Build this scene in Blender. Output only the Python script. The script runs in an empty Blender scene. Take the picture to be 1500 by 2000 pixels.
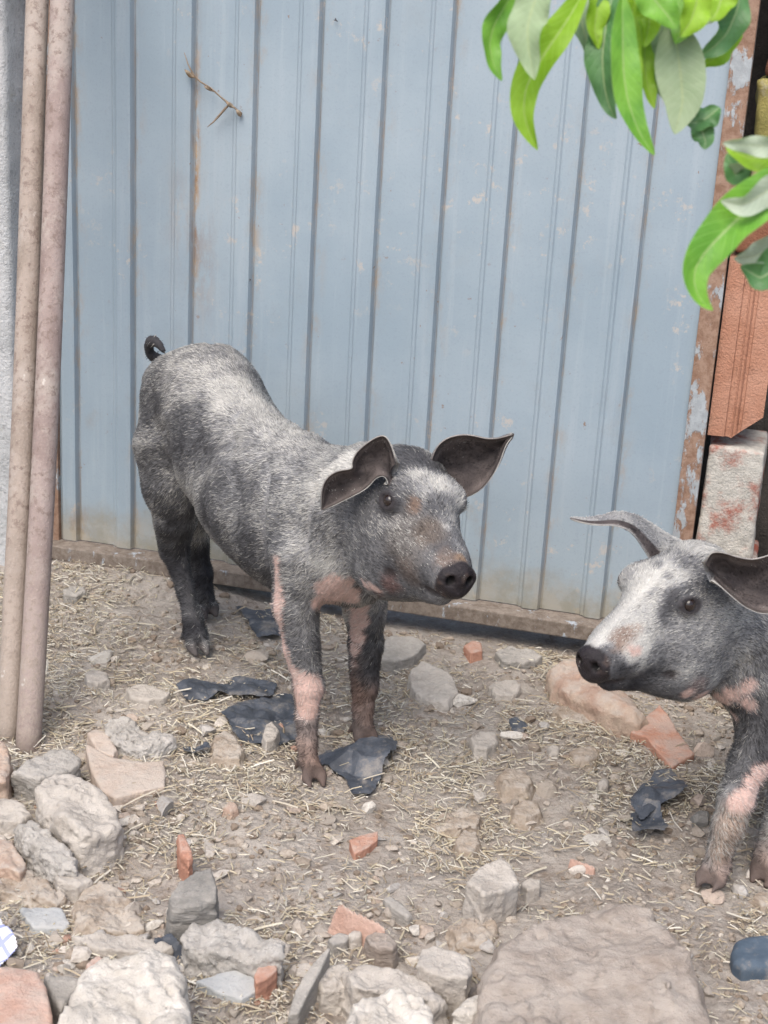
import bpy, math, random
import numpy as np
from mathutils import Vector, Matrix

# ------------------------------------------------------------------ camera, light, exposure
S = bpy.context.scene
PITCH, ROLL, CAMH, FPX = math.radians(19), math.radians(3.2), 1.3, 3000.0
fw = np.array([0, math.cos(PITCH), -math.sin(PITCH)])
_r0 = np.array([1.0, 0, 0]); _u0 = np.array([0, math.sin(PITCH), math.cos(PITCH)])
RT = math.cos(ROLL) * _r0 + math.sin(ROLL) * _u0
UP = -math.sin(ROLL) * _r0 + math.cos(ROLL) * _u0
CAM = np.array([0, 0, CAMH])
cd = bpy.data.cameras.new('camera'); cam = bpy.data.objects.new('camera', cd)
S.collection.objects.link(cam); S.camera = cam
cd.sensor_fit = 'VERTICAL'; cd.sensor_height = 36.0; cd.lens = 54.0
cd.clip_start = 0.05; cd.clip_end = 500
cam.matrix_world = Matrix(((RT[0], UP[0], -fw[0], CAM[0]), (RT[1], UP[1], -fw[1], CAM[1]), (RT[2], UP[2], -fw[2], CAM[2]), (0, 0, 0, 1)))
cd.dof.use_dof = True; cd.dof.focus_distance = 2.75; cd.dof.aperture_fstop = 9.0

SUN_EL, SUN_AZ = math.radians(58), math.radians(200)      # azimuth: direction the light comes from, clockwise from +Y
w = bpy.data.worlds.new('World'); S.world = w; w.use_nodes = True
wn = w.node_tree; bg = wn.nodes['Background']
sky = wn.nodes.new('ShaderNodeTexSky'); sky.sky_type = 'NISHITA'; sky.sun_disc = False
sky.sun_elevation = SUN_EL; sky.sun_rotation = SUN_AZ; sky.dust_density = 4.0; sky.air_density = 1.0; sky.ozone_density = 1.0
wn.links.new(sky.outputs[0], bg.inputs[0]); bg.inputs[1].default_value = 0.12
sl = bpy.data.lights.new('sun', 'SUN'); sun = bpy.data.objects.new('sun', sl); S.collection.objects.link(sun)
sl.energy = 1.4; sl.angle = math.radians(50); sl.color = (1.0, 0.955, 0.9)
sd = Vector((math.sin(SUN_AZ) * math.cos(SUN_EL), math.cos(SUN_AZ) * math.cos(SUN_EL), math.sin(SUN_EL)))
sun.rotation_euler = sd.to_track_quat('Z', 'Y').to_euler()
S.view_settings.view_transform = 'Standard'; S.view_settings.look = 'None'
S.view_settings.gamma = 1.0; S.view_settings.exposure = 0.95

# ------------------------------------------------------------------ helpers
rng = np.random.default_rng(7); random.seed(7)
COL = S.collection.objects

def ray(x, y): return fw + (x - 750) / FPX * RT - (y - 1000) / FPX * UP
def W(x, y, Y):
    d = ray(x, y); return CAM + d * (Y / d[1])
def G(x, y, z=0.0):
    d = ray(x, y); return CAM + d * ((z - CAMH) / d[2])
def proj(P):
    q = np.asarray(P) - CAM; k = FPX / (q @ fw)
    return 750 + k * (q @ RT), 1000 - k * (q @ UP), q @ fw
GA = np.array([-.72, 3.29, 0]); GE = np.array([.97058, -.24078, 0]); GN = np.array([-.24078, -.97058, 0])
def GP(u, n, z): return GA + GE * u + GN * n + np.array([0, 0, z])
def gate_uz(x, y, off=0.0):
    d = ray(x, y); t = ((GA + GN * off - CAM) @ GN) / (d @ GN); P = CAM + d * t
    return (P - GA) @ GE, P[2]

_tab = np.random.default_rng(3).random(4096).astype(np.float32)
def _h(i, j, k): return _tab[((i * 73856093) ^ (j * 19349663) ^ (k * 83492791)) & 4095]
def vnoise(P):
    P = np.asarray(P, dtype=np.float64); f = np.floor(P); i = f.astype(np.int64); t = P - f; t = t * t * (3 - 2 * t)
    x, y, z = i[..., 0], i[..., 1], i[..., 2]; a, b, c = t[..., 0], t[..., 1], t[..., 2]
    l = lambda p, q, s: p + (q - p) * s
    return l(l(l(_h(x, y, z), _h(x+1, y, z), a), l(_h(x, y+1, z), _h(x+1, y+1, z), a), b),
             l(l(_h(x, y, z+1), _h(x+1, y, z+1), a), l(_h(x, y+1, z+1), _h(x+1, y+1, z+1), a), b), c)
def fbm(P, o=4, g=.5):
    P = np.asarray(P, dtype=np.float64); s = 0; a = 1; n = 0
    for k in range(o):
        s = s + a * (vnoise(P * 2.03 ** k + 17.3 * k) - .5); n += a; a *= g
    return s / n * 2
def sstep(a, b, x):
    t = np.clip((x - a) / (b - a), 0, 1); return t * t * (3 - 2 * t)

def link(name, verts, faces, mats, parent=None, origin=None, smooth=True, attrs=None, matidx=None):
    """one mesh object; verts in world space"""
    V = np.asarray(verts, dtype=np.float64)
    base = np.zeros(3) if parent is None else np.array(parent['_o'])
    if origin is None:
        origin = np.array([V[:, 0].mean(), V[:, 1].mean(), V[:, 2].min()]) if parent is None else base
    origin = np.asarray(origin, float)
    me = bpy.data.meshes.new(name)
    me.from_pydata((V - origin).tolist(), [], faces if isinstance(faces, list) else faces.tolist())
    if not isinstance(mats, (list, tuple)): mats = [mats]
    for m in mats: me.materials.append(m)
    if smooth: me.polygons.foreach_set('use_smooth', [True] * len(me.polygons))
    if matidx is not None: me.polygons.foreach_set('material_index', matidx)
    for k, (kind, data) in (attrs or {}).items():
        a = me.attributes.new(k, kind, 'POINT')
        data = np.asarray(data, dtype=np.float32)
        if kind == 'FLOAT_COLOR':
            d4 = np.ones((len(V), 4), np.float32); d4[:, :3] = data; a.data.foreach_set('color', d4.ravel())
        elif kind == 'FLOAT_VECTOR': a.data.foreach_set('vector', data.ravel())
        else: a.data.foreach_set('value', data.ravel())
    me.update()
    o = bpy.data.objects.new(name, me); COL.link(o)
    o.location = origin - base if parent is not None else origin
    if parent is not None: o.parent = parent
    o['_o'] = [float(c) for c in origin]
    return o
def empty(name, loc):
    o = bpy.data.objects.new(name, None); COL.link(o); o.location = loc; o['_o'] = [float(c) for c in loc]; return o
def tag(o, label=None, cat=None, group=None, kind=None):
    if label: o['label'] = label
    if cat: o['category'] = cat
    if group: o['group'] = group
    if kind: o['kind'] = kind
    return o

# ------------------------------------------------------------------ materials
class Mat:
    def __init__(s, name, rough=.8, spec=.3):
        s.m = bpy.data.materials.new(name); s.m.use_nodes = True; s.t = s.m.node_tree; s.b = s.t.nodes['Principled BSDF']
        s.b.inputs['Roughness'].default_value = rough; s.b.inputs['Specular IOR Level'].default_value = spec
        s.co = s.t.nodes.new('ShaderNodeTexCoord').outputs['Object']
    def n(s, ty, **kw):
        x = s.t.nodes.new(ty)
        for k, v in kw.items(): setattr(x, k, v)
        return x
    def put(s, sock, v):
        if hasattr(v, 'is_output'): s.t.links.new(v, sock)
        elif isinstance(v, (tuple, list)) and len(v) == 3 and sock.type == 'RGBA': sock.default_value = (*v, 1)
        else: sock.default_value = v
    def scale(s, v, co=None):
        x = s.n('ShaderNodeMapping'); s.put(x.inputs[0], co or s.co); x.inputs['Scale'].default_value = v; return x.outputs[0]
    def noise(s, sc, det=6, ro=.6, co=None, dist=0.0):
        x = s.n('ShaderNodeTexNoise'); s.put(x.inputs['Vector'], co or s.co)
        x.inputs['Scale'].default_value = sc; x.inputs['Detail'].default_value = det; x.inputs['Roughness'].default_value = ro; x.inputs['Distortion'].default_value = dist
        return x.outputs['Fac']
    def vor(s, sc, co=None, feat='F1'):
        x = s.n('ShaderNodeTexVoronoi', feature=feat); s.put(x.inputs['Vector'], co or s.co); x.inputs['Scale'].default_value = sc; return x.outputs['Distance']
    def ramp(s, fac, a, b, lo=0.0, hi=1.0):
        x = s.n('ShaderNodeMapRange', interpolation_type='SMOOTHSTEP'); s.put(x.inputs[0], fac)
        for i, v in zip((1, 2, 3, 4), (a, b, lo, hi)): s.put(x.inputs[i], v)
        return x.outputs[0]
    def math(s, op, a, b=0.0, c=0.0):
        x = s.n('ShaderNodeMath', operation=op); s.put(x.inputs[0], a); s.put(x.inputs[1], b); s.put(x.inputs[2], c); return x.outputs[0]
    def mix(s, fac, a, b, mode='MIX'):
        x = s.n('ShaderNodeMix', data_type='RGBA', blend_type=mode); s.put(x.inputs[0], fac); s.put(x.inputs[6], a); s.put(x.inputs[7], b); return x.outputs[2]
    def attr(s, name, out='Fac'): return s.n('ShaderNodeAttribute', attribute_name=name).outputs[out]
    def sep(s, v):
        x = s.n('ShaderNodeSeparateXYZ'); s.put(x.inputs[0], v); return x.outputs
    def bump(s, h, strength=.5, dist=.005, normal=None):
        x = s.n('ShaderNodeBump'); s.put(x.inputs['Height'], h); x.inputs['Strength'].default_value = strength; x.inputs['Distance'].default_value = dist
        if normal: s.put(x.inputs['Normal'], normal)
        return x.outputs[0]
    def done(s, col=None, normal=None, rough=None):
        if col is not None: s.put(s.b.inputs['Base Color'], col)
        if normal is not None: s.put(s.b.inputs['Normal'], normal)
        if rough is not None: s.put(s.b.inputs['Roughness'], rough)
        return s.m

def rock_mat(name, a, b, dust=(.455, .42, .375), dustamt=.5, sc=1.0, layered=0.0, rough=.9, speck=.5):
    m = Mat(name, rough, .2)
    co = m.co
    if layered: co = m.scale((1.0, 1.0, 1 + 6 * layered))
    n1 = m.noise(9 * sc, 8, .65, co, .4); n2 = m.noise(45 * sc, 6, .7, co); n3 = m.noise(160 * sc, 4, .7)
    c = m.mix(m.ramp(n1, .35, .65), a, b)
    c = m.mix(m.ramp(n2, .56, .68, 0, speck), c, tuple(v * .55 for v in a))
    c = m.mix(m.ramp(n3, .58, .72, 0, speck * .7), c, tuple(min(1, v * 1.5 + .05) for v in b))
    nz = m.sep(m.n('ShaderNodeNewGeometry').outputs['Normal'])[2]
    c = m.mix(m.math('MULTIPLY', m.ramp(nz, .2, .8, 0, 1), m.ramp(m.noise(22 * sc, 6, .7), .35, .62, 0, dustamt)), c, dust)   # dust settles on the upward faces
    h = m.math('ADD', m.math('MULTIPLY', n2, 1.0), m.math('MULTIPLY', n3, .45))
    return m.done(c, m.bump(h, .8, .007))

M = {}
M['stone'] = rock_mat('stone', (.355, .32, .28), (.50, .46, .41))
M['whitish'] = rock_mat('whitish_stone', (.41, .375, .325), (.62, .585, .53), speck=.7, dustamt=.3)
M['mortar'] = rock_mat('old_mortar', (.33, .31, .28), (.50, .475, .44), sc=1.8, speck=.9)
M['greystone'] = rock_mat('grey_stone', (.27, .255, .23), (.40, .375, .34), layered=.6)
M['brownstone'] = rock_mat('brown_stone', (.245, .20, .165), (.375, .325, .28), layered=.8, dustamt=.3)
M['slate'] = rock_mat('slate', (.17, .165, .155), (.29, .275, .25), layered=1.0, dustamt=.35)
M['bluish'] = rock_mat('bluish_slab', (.33, .34, .34), (.46, .47, .465), dustamt=.25, speck=.25, sc=.7)
M['pinkstone'] = rock_mat('pinkish_stone', (.35, .235, .18), (.47, .37, .29), dustamt=.6)
M['clay'] = rock_mat('terracotta', (.38, .19, .13), (.50, .28, .20), dustamt=.5, speck=.35)
M['paleclay'] = rock_mat('dusty_terracotta', (.43, .275, .215), (.54, .38, .31), dustamt=.5, speck=.3)
M['bufftile'] = rock_mat('buff_tile', (.42, .34, .28), (.52, .43, .36), dustamt=.5, speck=.25)
M['dirtclod'] = rock_mat('dirt_clod', (.26, .205, .155), (.37, .31, .245), dustamt=.6)

def ground_mat():
    m = Mat('earth', .95, .15)
    n1 = m.noise(3.2, 6, .6); n2 = m.noise(26, 8, .7); n3 = m.noise(140, 5, .7); v = m.vor(75)
    c = m.mix(m.ramp(n1, .35, .65), (.285, .247, .212), (.375, .338, .298))
    c = m.mix(m.ramp(n2, .42, .68, 0, .75), c, (.44, .402, .358))
    c = m.mix(m.ramp(n2, .34, .46, .6, 0), c, (.20, .15, .11))
    c = m.mix(m.ramp(n3, .56, .7, 0, .55), c, (.51, .475, .415))
    c = m.mix(m.ramp(n3, .3, .42, .45, 0), c, (.16, .12, .085))
    h = m.math('ADD', m.math('MULTIPLY', n2, 1.0), m.math('ADD', m.math('MULTIPLY', n3, .5), m.math('MULTIPLY', v, .4)))
    return m.done(c, m.bump(h, .9, .012))
M['earth'] = ground_mat()

# ------------------------------------------------------------------ ground
def ground_h(x, y):
    x = np.asarray(x, float); y = np.asarray(y, float); P = np.stack([x, y, x * 0], -1)
    near = np.exp(-((x) ** 2 + (y - 2.3) ** 2) / 9)
    z = near * (.022 * fbm(P * 3.1, 3) + .015 * fbm(P * 11 + 5, 4) + .006 * np.abs(fbm(P * 34 + 9, 3)))
    u = (np.stack([x, y], -1) - GA[:2]) @ GE[:2]; d = (np.stack([x, y], -1) - GA[:2]) @ GN[:2]
    z = z * (1 - .8 * np.exp(-((d - .02) / .09) ** 2))
    z = z + .030 * sstep(.52, .25, u) * np.exp(-((d - .03) / .10) ** 2) * near                    # soil heaped against its left end
    z = z - .020 * sstep(.4, .8, u) * np.exp(-((d - .03) / .12) ** 2) * near          # hollow under the right end of the rail
    for (fx, fy, fr) in [(-.097, 2.33, .07), (-.009, 2.49, .07), (-.355, 2.81, .07), (-.364, 3.02, .06), (.54, 2.07, .08), (.626, 2.1, .08)]:
        k = np.exp(-((x - fx) ** 2 + (y - fy) ** 2) / fr ** 2); z = z * (1 - k) - .002 * k
    return z
def axis(lo, hi, st, far):
    a = list(np.arange(lo, hi, st)); s = st
    while a[-1] < far: s *= 1.35; a.append(a[-1] + s)
    s = st
    while a[0] > -far: s *= 1.35; a.insert(0, a[0] - s)
    return np.array(a)
gx = axis(-1.25, 1.25, .007, 80); gy = axis(1.3, 3.5, .007, 80)
XX, YY = np.meshgrid(gx, gy); ZZ = ground_h(XX, YY)
nx, ny = len(gx), len(gy)
idx = np.arange(nx * ny).reshape(ny, nx)
gf = np.stack([idx[:-1, :-1], idx[:-1, 1:], idx[1:, 1:], idx[1:, :-1]], -1).reshape(-1, 4)
tag(link('ground', np.stack([XX, YY, ZZ], -1).reshape(-1, 3), gf, M['earth'], origin=(0, 0, 0)), kind='structure')

# ------------------------------------------------------------------ signed-distance modelling
class Field:
    def __init__(s, lo, hi, h):
        s.lo = np.asarray(lo, float); s.h = h; s.n = np.ceil((np.asarray(hi) - s.lo) / h).astype(int) + 1
        s.F = np.full(s.n, 1.0, np.float32)
    def box(s, lo, hi):
        a = np.clip(np.floor((np.asarray(lo) - s.lo) / s.h).astype(int), 0, s.n); b = np.clip(np.ceil((np.asarray(hi) - s.lo) / s.h).astype(int) + 1, 0, s.n)
        sl_ = tuple(slice(p, q) for p, q in zip(a, b))
        g = np.meshgrid(*[s.lo[i] + s.h * np.arange(a[i], b[i]) for i in range(3)], indexing='ij')
        return sl_, np.stack(g, -1)
    def put(s, fn, lo, hi, k, sub=False):
        lo = np.asarray(lo) - k - 3 * s.h; hi = np.asarray(hi) + k + 3 * s.h
        sl_, P = s.box(lo, hi)
        if P.size == 0: return
        d = fn(P).astype(np.float32); f = s.F[sl_]
        if sub: d = -d; hh = np.maximum(k - np.abs(f - d), 0) / k; s.F[sl_] = np.maximum(f, d) + hh * hh * k * .25
        else: hh = np.maximum(k - np.abs(f - d), 0) / k; s.F[sl_] = np.minimum(f, d) - hh * hh * k * .25
    def cap(s, a, b, ra, rb, k=.03, sub=False, sq=None):
        a = np.asarray(a, float); b = np.asarray(b, float); ba = b - a; L = max(ba @ ba, 1e-9)
        def fn(P):
            q = P - a; t = np.clip((q @ ba) / L, 0, 1); r = q - t[..., None] * ba
            if sq is not None:
                ax, f = sq; c = r @ ax; r = r + (c * (1 / f - 1))[..., None] * ax
            return np.linalg.norm(r, axis=-1) - (ra + (rb - ra) * t)
        R_ = max(ra, rb); s.put(fn, np.minimum(a, b) - R_, np.maximum(a, b) + R_, k, sub)
    def ell(s, c, ax, rad, k=.03, sub=False):
        c = np.asarray(c, float); rad = np.asarray(rad, float); ax = np.asarray(ax, float)     # rows of ax = local axes
        def fn(P):
            q = (P - c) @ ax.T; k0 = np.linalg.norm(q / rad, axis=-1); k1 = np.linalg.norm(q / rad ** 2, axis=-1)
            return k0 * (k0 - 1) / np.maximum(k1, 1e-6)
        s.put(fn, c - rad.max(), c + rad.max(), k, sub)
    def mesh(s):
        F = s.F; S_ = F < 0; nx, ny, nz = F.shape
        cor = [(i, j, k) for i in (0, 1) for j in (0, 1) for k in (0, 1)]
        g = lambda A, c: A[c[0]:nx - 1 + c[0], c[1]:ny - 1 + c[1], c[2]:nz - 1 + c[2]]
        cnt = sum(g(S_, c).astype(np.int8) for c in cor); act = (cnt > 0) & (cnt < 8)
        I = np.argwhere(act); vals = {c: F[I[:, 0] + c[0], I[:, 1] + c[1], I[:, 2] + c[2]] for c in cor}
        acc = np.zeros((len(I), 3)); num = np.zeros(len(I))
        for c in cor:
            for ax in range(3):
                if c[ax] == 0:
                    e = list(c); e[ax] = 1; e = tuple(e); a, b = vals[c], vals[e]; m_ = (a < 0) != (b < 0)
                    t = np.where(m_, a / np.where(m_, a - b, 1), 0)
                    p = np.array(c, float)[None].repeat(len(I), 0); p[:, ax] = t
                    acc[m_] += p[m_]; num[m_] += 1
        V = s.lo + s.h * (I + acc / num[:, None])
        ids = np.full(act.shape, -1, np.int64); ids[act] = np.arange(len(I))
        Q = []
        for ax in range(3):
            o1, o2 = [(1, 2), (2, 0), (0, 1)][ax]
            a = [slice(1, -1)] * 3; b = [slice(1, -1)] * 3; a[ax] = slice(0, -1); b[ax] = slice(1, None)
            A_, B_ = S_[tuple(a)], S_[tuple(b)]; e = np.argwhere(A_ != B_)
            if not len(e): continue
            ins = A_[tuple(e.T)]; off = np.array([1, 1, 1]); off[ax] = 0; e = e + off
            def cell(d1, d2):
                q = e.copy(); q[:, o1] += d1; q[:, o2] += d2; return ids[tuple(q.T)]
            q = np.stack([cell(-1, -1), cell(0, -1), cell(0, 0), cell(-1, 0)], -1)
            q[~ins] = q[~ins][:, ::-1]; Q.append(q)
        return V, np.concatenate(Q)
def vnormals(V, Q):
    N = np.zeros_like(V); fn = np.cross(V[Q[:, 2]] - V[Q[:, 0]], V[Q[:, 3]] - V[Q[:, 1]])
    for c in range(4): np.add.at(N, Q[:, c], fn)
    return N / np.maximum(np.linalg.norm(N, axis=1, keepdims=True), 1e-12)
def relax(V, Q, it=2, f=.5):
    for _ in range(it):
        A_ = np.zeros_like(V); n_ = np.zeros(len(V))
        for c in range(4):
            for d in (1, 3): np.add.at(A_, Q[:, c], V[Q[:, (c + d) % 4]]); np.add.at(n_, Q[:, c], 1)
        V = V + f * (A_ / np.maximum(n_, 1)[:, None] - V)
    return V

def poly_sd(P2, poly):
    d = np.full(P2.shape[:-1], 1e9); s = np.ones(P2.shape[:-1]); N_ = len(poly)
    for i in range(N_):
        a, b = poly[i], poly[i - 1]; e = b - a; w_ = P2 - a
        t = np.clip((w_ @ e) / max(e @ e, 1e-12), 0, 1); q = w_ - t[..., None] * e; d = np.minimum(d, (q * q).sum(-1))
        c1 = P2[..., 1] >= a[1]; c2 = P2[..., 1] < b[1]; c3 = e[0] * w_[..., 1] > e[1] * w_[..., 0]
        fl = (c1 & c2 & c3) | (~c1 & ~c2 & ~c3); s = np.where(fl, -s, s)
    return s * np.sqrt(d)

def rock(name, label, cat, pts, h, mat, hn=None, rough=.5, flare=.25, res=None, rnd=.25, group=None, tilt=None, lay=0.0, sink=.02, seed=None, ridge=None, smooth=True, flake=0.0):
    """an irregular slab: its upper face has the outline pts (pixels of the photograph, seen at height h), its sides go down into the ground"""
    c = np.array([G(x, y, h)[:2] for x, y in pts]).mean(0); zt = max(float(ground_h(c[0], c[1])), -.012) + h
    poly = np.array([G(x, y, zt)[:2] for x, y in pts]); c = poly.mean(0)
    sd_ = (seed if seed is not None else sum(map(ord, label))) % 997
    gz = float(ground_h(c[0], c[1]))
    size = np.ptp(poly, axis=0); sc = float(np.sqrt(size[0] * size[1])); res = res or min(max(sc / 55, .0022), .005)
    z0 = gz - sink
    lo = np.array([*(poly.min(0) - .03), z0]); hi = np.array([*(poly.max(0) + .03), zt + .05])
    f = Field(lo, hi, res); _, P = f.box(lo, hi); f.F = np.full(P.shape[:-1], 1.0, np.float32); f.n = np.array(f.F.shape)
    Pn = P + sd_ * 1.37
    wob = fbm(Pn * (7 / max(sc, .05)) , 4) * sc * .045 * (rough / .5) + fbm(Pn * (26 / max(sc, .05)), 3) * sc * .02 * (rough / .5)
    dpt = zt - P[..., 2]
    d2 = poly_sd(P[..., :2], poly) - flare * np.clip(dpt, 0, 1) * .35
    top = zt + fbm(np.concatenate([Pn[..., :2], Pn[..., 2:] * 0], -1) * (3.2 / max(sc, .05)), 4) * min(sc * .09, h * .35) * (rough / .5)
    if tilt is not None: top = top + ((P[..., :2] - c) @ np.array(tilt))
    if ridge is not None:
        top = top - ridge * np.abs((P[..., :2] - c) @ np.array([.6, .8])) / sc
    dz = P[..., 2] - top
    if lay: d2 = d2 + lay * sc * .06 * (vnoise(np.stack([P[..., 2] * 130 + fbm(P * 12, 2) * 2, P[..., 0] * 3, P[..., 1] * 3], -1)) - .5)
    r = rnd * min(sc, h * 2) * .3
    a = np.maximum(d2 + r, 0); b = np.maximum(dz + r, 0)
    d = np.sqrt(a * a + b * b) + np.minimum(np.maximum(d2, dz) + r, 0) - r
    d = d + wob
    if flake:
        Pf = np.stack([P[..., 0] * 5 + P[..., 1] * 3, P[..., 1] * 16 - P[..., 0] * 4, P[..., 2] * 42 + P[..., 0] * 6], -1); nf_ = fbm(Pf, 4); d = d + flake * (np.abs(nf_) - .25) + flake * .5 * (np.floor(fbm(Pf * .8 + 3, 2) * 5) / 5)
    d = np.maximum(d, z0 + 2 * res - P[..., 2])
    for ii in (0, -1):
        d[ii] = np.maximum(d[ii], res); d[:, ii] = np.maximum(d[:, ii], res); d[:, :, ii] = np.maximum(d[:, :, ii], res)
    f.F = d.astype(np.float32)
    V, Q = f.mesh(); V = relax(V, Q, 1, .4)
    return tag(link(name, V, Q, M[mat], origin=(c[0], c[1], gz), smooth=smooth), label, cat, group)

# ------------------------------------------------------------------ gate
def box_uz(u0, u1, n0, n1, z0, z1, bev=.0015, cuts=(1, 1, 1)):
    """box in gate coordinates with chamfered long edges"""
    a, b = (u0, n0, z0), (u1, n1, z1)
    vs = []; fs = []
    import bmesh
    bm = bmesh.new(); bmesh.ops.create_cube(bm, size=1)
    for v in bm.verts: v.co = Vector([(a[i] + b[i]) / 2 + v.co[i] * (b[i] - a[i]) for i in range(3)])
    bmesh.ops.bevel(bm, geom=bm.edges[:], offset=bev, segments=2, affect='EDGES', profile=.5)
    V = [GP(*v.co) for v in bm.verts]; Fc = [[v.index for v in f.verts][::-1] for f in bm.faces]
    bm.free(); return V, Fc

def panel_mat():
    m = Mat('painted_sheet', .5, .35)
    x, y, z = m.sep(m.co)[:3]
    n1 = m.noise(2.2, 5, .6); n2 = m.noise(16, 7, .7); n3 = m.noise(220, 3, .6)
    streak = m.noise(1.0, 6, .65, m.scale((40, 40, 1.6)))
    c = m.mix(m.ramp(n1, .35, .65), (.255, .322, .374), (.308, .373, .420))
    c = m.mix(m.ramp(streak, .5, .72, 0, .35), c, (.38, .435, .475))
    c = m.mix(m.ramp(n3, .5, .75, 0, .25), c, (.20, .235, .28))
    # chalky scuffs and small rust spots
    sc = m.math('MULTIPLY', m.ramp(m.noise(24, 6, .75), .575, .66), m.ramp(m.noise(2.7, 3, .5), .44, .58))
    c = m.mix(m.math('MULTIPLY', sc, .6), c, (.52, .44, .36))
    sp = m.math('MULTIPLY', m.ramp(m.noise(60, 4, .6), .68, .73), m.ramp(m.noise(4, 3, .5), .42, .58))
    c = m.mix(m.math('MULTIPLY', sp, .8), c, (.22, .13, .075))
    c = m.mix(m.math('MULTIPLY', m.attr('rust'), m.ramp(m.noise(1.0, 6, .75, m.scale((45, 45, 14))), .40, .6)), c, m.mix(m.ramp(n2, .4, .6), (.23, .12, .05), (.40, .27, .15)))
    wide = m.math('MULTIPLY', m.ramp(m.noise(7, 5, .7), .56, .74), m.ramp(z, .0, .75, 1, .15))
    c = m.mix(m.math('MULTIPLY', wide, .6), c, (.27, .25, .21))
    # dirt and rust that sits in the creases of the ribs
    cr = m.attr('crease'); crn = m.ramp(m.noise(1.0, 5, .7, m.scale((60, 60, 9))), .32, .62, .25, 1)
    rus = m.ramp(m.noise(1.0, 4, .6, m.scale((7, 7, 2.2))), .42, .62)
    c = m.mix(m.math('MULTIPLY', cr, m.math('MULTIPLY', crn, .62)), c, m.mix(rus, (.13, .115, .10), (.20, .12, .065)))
    halo = m.math('MULTIPLY', m.attr('halo'), m.math('MULTIPLY', m.ramp(m.noise(1.0, 6, .75, m.scale((30, 30, 12))), .5, .68), .55))
    c = m.mix(halo, c, (.34, .245, .15))
    # splashed mud along the foot
    mud = m.math('MULTIPLY', m.ramp(m.math('ADD', z, m.math('MULTIPLY', m.math('SUBTRACT', m.noise(9, 6, .7), .5), .22)), .06, .17, 1, 0), .8)
    c = m.mix(mud, c, m.mix(m.ramp(n2, .4, .6), (.25, .225, .16), (.33, .30, .24)))
    return m.done(c, m.bump(m.math('ADD', m.math('MULTIPLY', n3, .3), m.math('MULTIPLY', n2, .35)), .25, .003), m.ramp(n2, .35, .65, .42, .62))
def rusty_mat(name, blue=.5, z_scale=1.0, rustA=(.21, .125, .085), rustB=(.31, .21, .155), paint=(.33, .365, .40)):
    m = Mat(name, .8, .2)
    n1 = m.noise(1.0, 7, .7, m.scale((26, 26, 11 * z_scale))); n2 = m.noise(60, 6, .7); n3 = m.noise(260, 3, .6)
    c = m.mix(m.ramp(n2, .35, .65), rustA, rustB)
    c = m.mix(m.ramp(n3, .58, .72, 0, .5), c, (.10, .055, .035))
    pm = m.ramp(n1, .62 - .24 * blue, .68 - .24 * blue)
    c = m.mix(pm, c, m.mix(m.ramp(n2, .4, .65), paint, tuple(v * 1.25 for v in paint)))
    return m.done(c, m.bump(m.math('ADD', n2, m.math('MULTIPLY', pm, .6)), .5, .003))
M['panel'] = panel_mat()
M['rustframe'] = rusty_mat('rusty_frame', .42, paint=(.30, .325, .34))
M['rustrail'] = rusty_mat('rusty_rail', .12, rustA=(.15, .122, .10), rustB=(.245, .21, .178))
gate = tag(empty('gate', GP(.68, 0, 0)), 'blue-grey ribbed sheet metal gate with rusty frame behind the pigs', 'gate')
# corrugated sheet: rib profile along u, extruded up
ribs = [.034 + .1328 * k for k in range(-1, 10)]
prof = [(-.02, 0, 0, 0)]
for r in ribs:
    prof += [(r - .052, 0, 0, .0), (r - .0475, .0045, 0, 0), (r - .043, .0055, 0, 0), (r - .0385, .0112, 0, 0), (r - .034, .0122, 0, 0), (r - .012, .0122, 0, .2), (r - .0065, .0112, 0, .5),
             (r - .0018, .0, .45, 1), (r, -.0012, 1, 1), (r + .0015, -.0003, .6, 1), (r + .0035, 0, .05, 1), (r + .014, 0, 0, .35), (r + .03, 0, 0, 0), (r + .05, 0, 0, 0), (r + .065, 0, 0, 0)]
prof = [p for p in prof if -.02 <= p[0] <= 1.372]; prof.append((1.372, 0, 0, 0)); prof.sort()
zs = np.linspace(.062, 2.05, 90)
pv = []; cr = []; ha = []; ru = []
for z in zs:
    for (u, n_, c, hl) in prof:
        dent = .0035 * fbm(np.array([u * 2.2, z * 1.7, 3.3]), 3) + .0012 * fbm(np.array([u * 9, z * 6, 8.1]), 2)
        pv.append(GP(u, n_ + float(dent), z)); cr.append(c); ha.append(hl)
        ru.append((math.exp(-((u - .303) / .006) ** 2) * math.exp(-((z - .95) / .22) ** 2) + .22 * math.exp(-((u - .265) / .03) ** 2) * math.exp(-((z - .83) / .10) ** 2) + .3 * math.exp(-((u - .32) / .03) ** 2) * math.exp(-((z - .72) / .12) ** 2) + .7 * math.exp(-((u - .03) / .03) ** 2) * math.exp(-((z - .09) / .04) ** 2)))
np_ = len(prof); pid = np.arange(len(zs) * np_).reshape(len(zs), np_)
pf = np.stack([pid[:-1, :-1], pid[:-1, 1:], pid[1:, 1:], pid[1:, :-1]], -1).reshape(-1, 4)
panel = link('panel', pv, pf, M['panel'], gate, attrs={'crease': ('FLOAT', cr), 'halo': ('FLOAT', ha), 'rust': ('FLOAT', ru)}, smooth=False)
sol = panel.modifiers.new('thickness', 'SOLIDIFY'); sol.thickness = .0012; sol.offset = -1
V, Fc = box_uz(1.352, 1.392, -.03, .012, .03, 2.07); link('frame_post', V, Fc, M['rustframe'], gate, smooth=False)
V, Fc = box_uz(-.046, -.012, -.03, .018, .02, 2.07); link('frame_post', V, Fc, M['rustframe'], gate, smooth=False)
V, Fc = box_uz(-.05, 1.40, -.03, .054, .026, .060, .003); link('bottom_rail', V, Fc, M['rustrail'], gate, smooth=False)
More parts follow.
